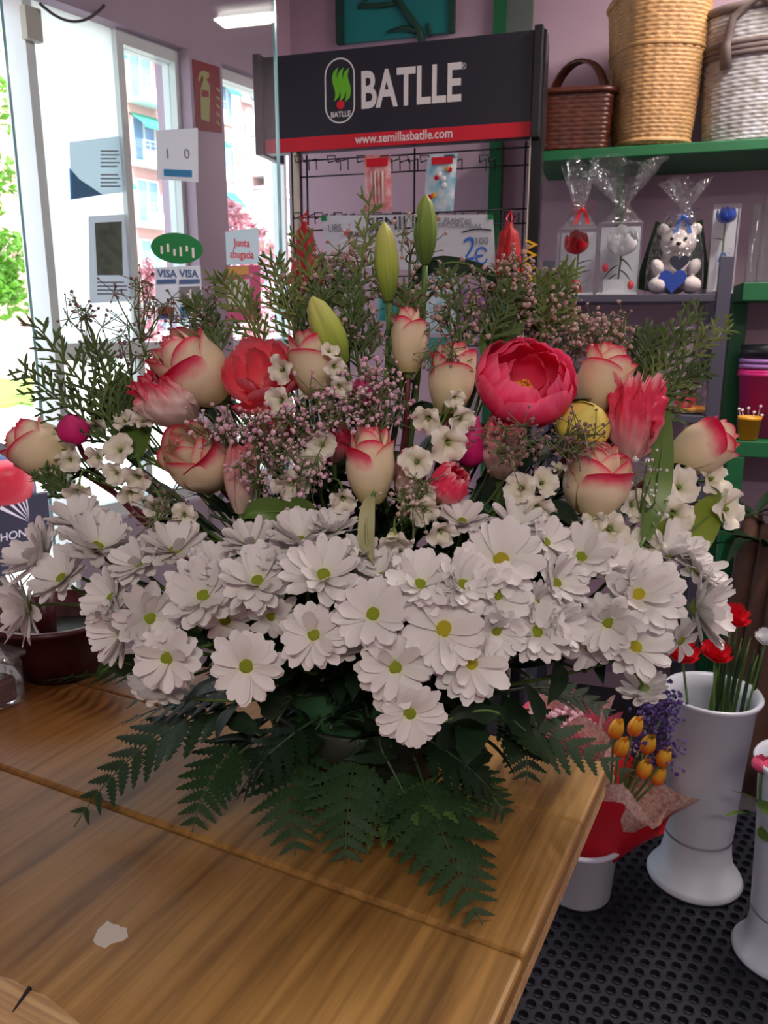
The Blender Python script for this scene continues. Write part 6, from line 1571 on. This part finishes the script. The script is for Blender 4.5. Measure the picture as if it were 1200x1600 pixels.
# ---------------------------------------------------------------- fern fronds
def pinna_mesh(mt):
    """one pinna, 1 long, with toothed lobes on both sides"""
    m = MB(); N = 7; m.v = []
    for i in range(N + 1):
        t = i / N; w_ = .20 * (1 - t) ** .75 * (.55 + .45 * min(1, t * 5)) + .008
        m.v += [V((t, 0, .012)), V((t + .07 * (1 - t * .6), w_, 0)), V((t + .07 * (1 - t * .6), -w_, 0)), V((t + .015, w_ * .55, .006)), V((t + .015, -w_ * .55, .006))]
    for i in range(N):
        a = i * 5; b = a + 5
        m.face([a, b, b + 3, a + 3]); m.face([a, a + 4, b + 4, b]); m.face([a + 3, b + 3, a + 1]); m.face([a + 4, a + 2, b + 4])
    return m.mesh('pinna', mt, True)
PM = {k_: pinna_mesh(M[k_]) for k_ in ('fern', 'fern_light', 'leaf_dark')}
def frond(b, bz, mid, mz, t, tz, width, label, mt='fern', n=13, first=.2, extra_root=True):
    """b, mid, t are pixels seen on horizontal planes bz, mz, tz above the table top"""
    p0, p1, p2 = H(*b, ZT + bz), H(*mid, ZT + mz), H(*t, ZT + tz); e = empty('fern_frond', p0, 0, label, 'fern')
    ctrl = p1 * 2 - (p0 + p2) * .5; path = bez(V((0, 0, 0)), ctrl - p0, p2 - p0, 24)
    m = MB(); m.tube(path, [.0018 - .0013 * i / 24 for i in range(25)], 5); m.build('rachis', M['stem_dark'], e, True)
    L_ = sum((path[i + 1] - path[i]).length for i in range(24))
    for i in range(n):
        f = first + (1 - first) * (i / n) ** .95; j = min(23, int(f * 24)); p = path[j] + (path[j + 1] - path[j]) * (f * 24 - j); t_ = (path[j + 1] - path[j]).normalized()
        sd_ = t_.cross(V((0, 0, 1))).normalized(); nz = sd_.cross(t_)
        ln = width * (1.0 - (i / n)) ** .8 * (.72 + .28 * min(1, (i + 1) / 3)) + .008
        for s_ in (-1, 1):
            x = (sd_ * s_ * .86 + t_ * .50 + nz * random.uniform(-.16, .05)).normalized(); z = (nz + rj(.15)).normalized(); y = z.cross(x).normalized(); z = x.cross(y)
            o = put('pinna', PM[mt], e, p, Matrix((x, y, z)).transposed().to_euler(), (ln, ln * 1.12 + .004, ln)); 
    if extra_root: stem_to(e, p0, -(path[1] - path[0]).normalized() * -1, .0018, .0018, M['stem_dark'], bow_=.03)
    return e
FR = (((420, 1090), .09, (250, 1150), .07, (116, 1292), .006, .085, 'large fern frond spreading left over the table', 'fern', 15),
      ((470, 1130), .08, (455, 1230), .05, (462, 1338), .012, .062, 'fern frond hanging straight down left of centre', 'fern', 13),
      ((410, 1130), .08, (340, 1200), .05, (300, 1300), .006, .062, 'fern frond drooping between the left and centre fronds', 'fern', 12),
      ((700, 1200), .05, (620, 1270), .035, (528, 1318), .015, .052, 'light green fern frond pointing left under the bouquet', 'fern_light', 13),
      ((600, 1235), .05, (690, 1245), .05, (782, 1222), .04, .05, 'light green fern frond pointing right under the bouquet', 'fern_light', 12),
      ((650, 1190), .07, (690, 1300), .04, (754, 1446), .003, .075, 'fern frond whose tip lies nearest the viewer on the table', 'fern', 15),
      ((740, 1120), .09, (860, 1150), .075, (1000, 1220), .05, .078, 'fern frond reaching right past the table corner', 'fern', 12),
      ((690, 1180), .06, (750, 1225), .045, (794, 1278), .02, .045, 'short fern frond at the right of the light fronds', 'fern', 10),
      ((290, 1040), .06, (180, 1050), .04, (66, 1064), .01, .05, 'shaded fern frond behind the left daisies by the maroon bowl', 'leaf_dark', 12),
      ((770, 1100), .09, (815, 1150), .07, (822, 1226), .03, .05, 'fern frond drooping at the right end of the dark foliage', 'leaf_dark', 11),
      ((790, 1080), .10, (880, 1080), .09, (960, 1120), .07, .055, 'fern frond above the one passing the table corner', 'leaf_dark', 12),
      ((560, 1160), .08, (545, 1250), .05, (540, 1350), .012, .06, 'dark fern frond drooping in the middle', 'fern', 13),
      ((600, 1180), .08, (640, 1260), .04, (650, 1310), .015, .05, 'dark fern frond between the light fronds and the nearest tip', 'fern', 12),
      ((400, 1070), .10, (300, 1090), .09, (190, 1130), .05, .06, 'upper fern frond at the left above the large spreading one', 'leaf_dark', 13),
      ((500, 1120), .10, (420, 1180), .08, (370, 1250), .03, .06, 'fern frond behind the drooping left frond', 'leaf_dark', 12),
      ((640, 1140), .10, (720, 1190), .08, (770, 1240), .05, .06, 'dark fern frond behind the right light frond', 'leaf_dark', 12))
for f in FR: frond(*f[:6], f[6] * .86, *f[7:9], n=max(7, int(f[9] * .68)))
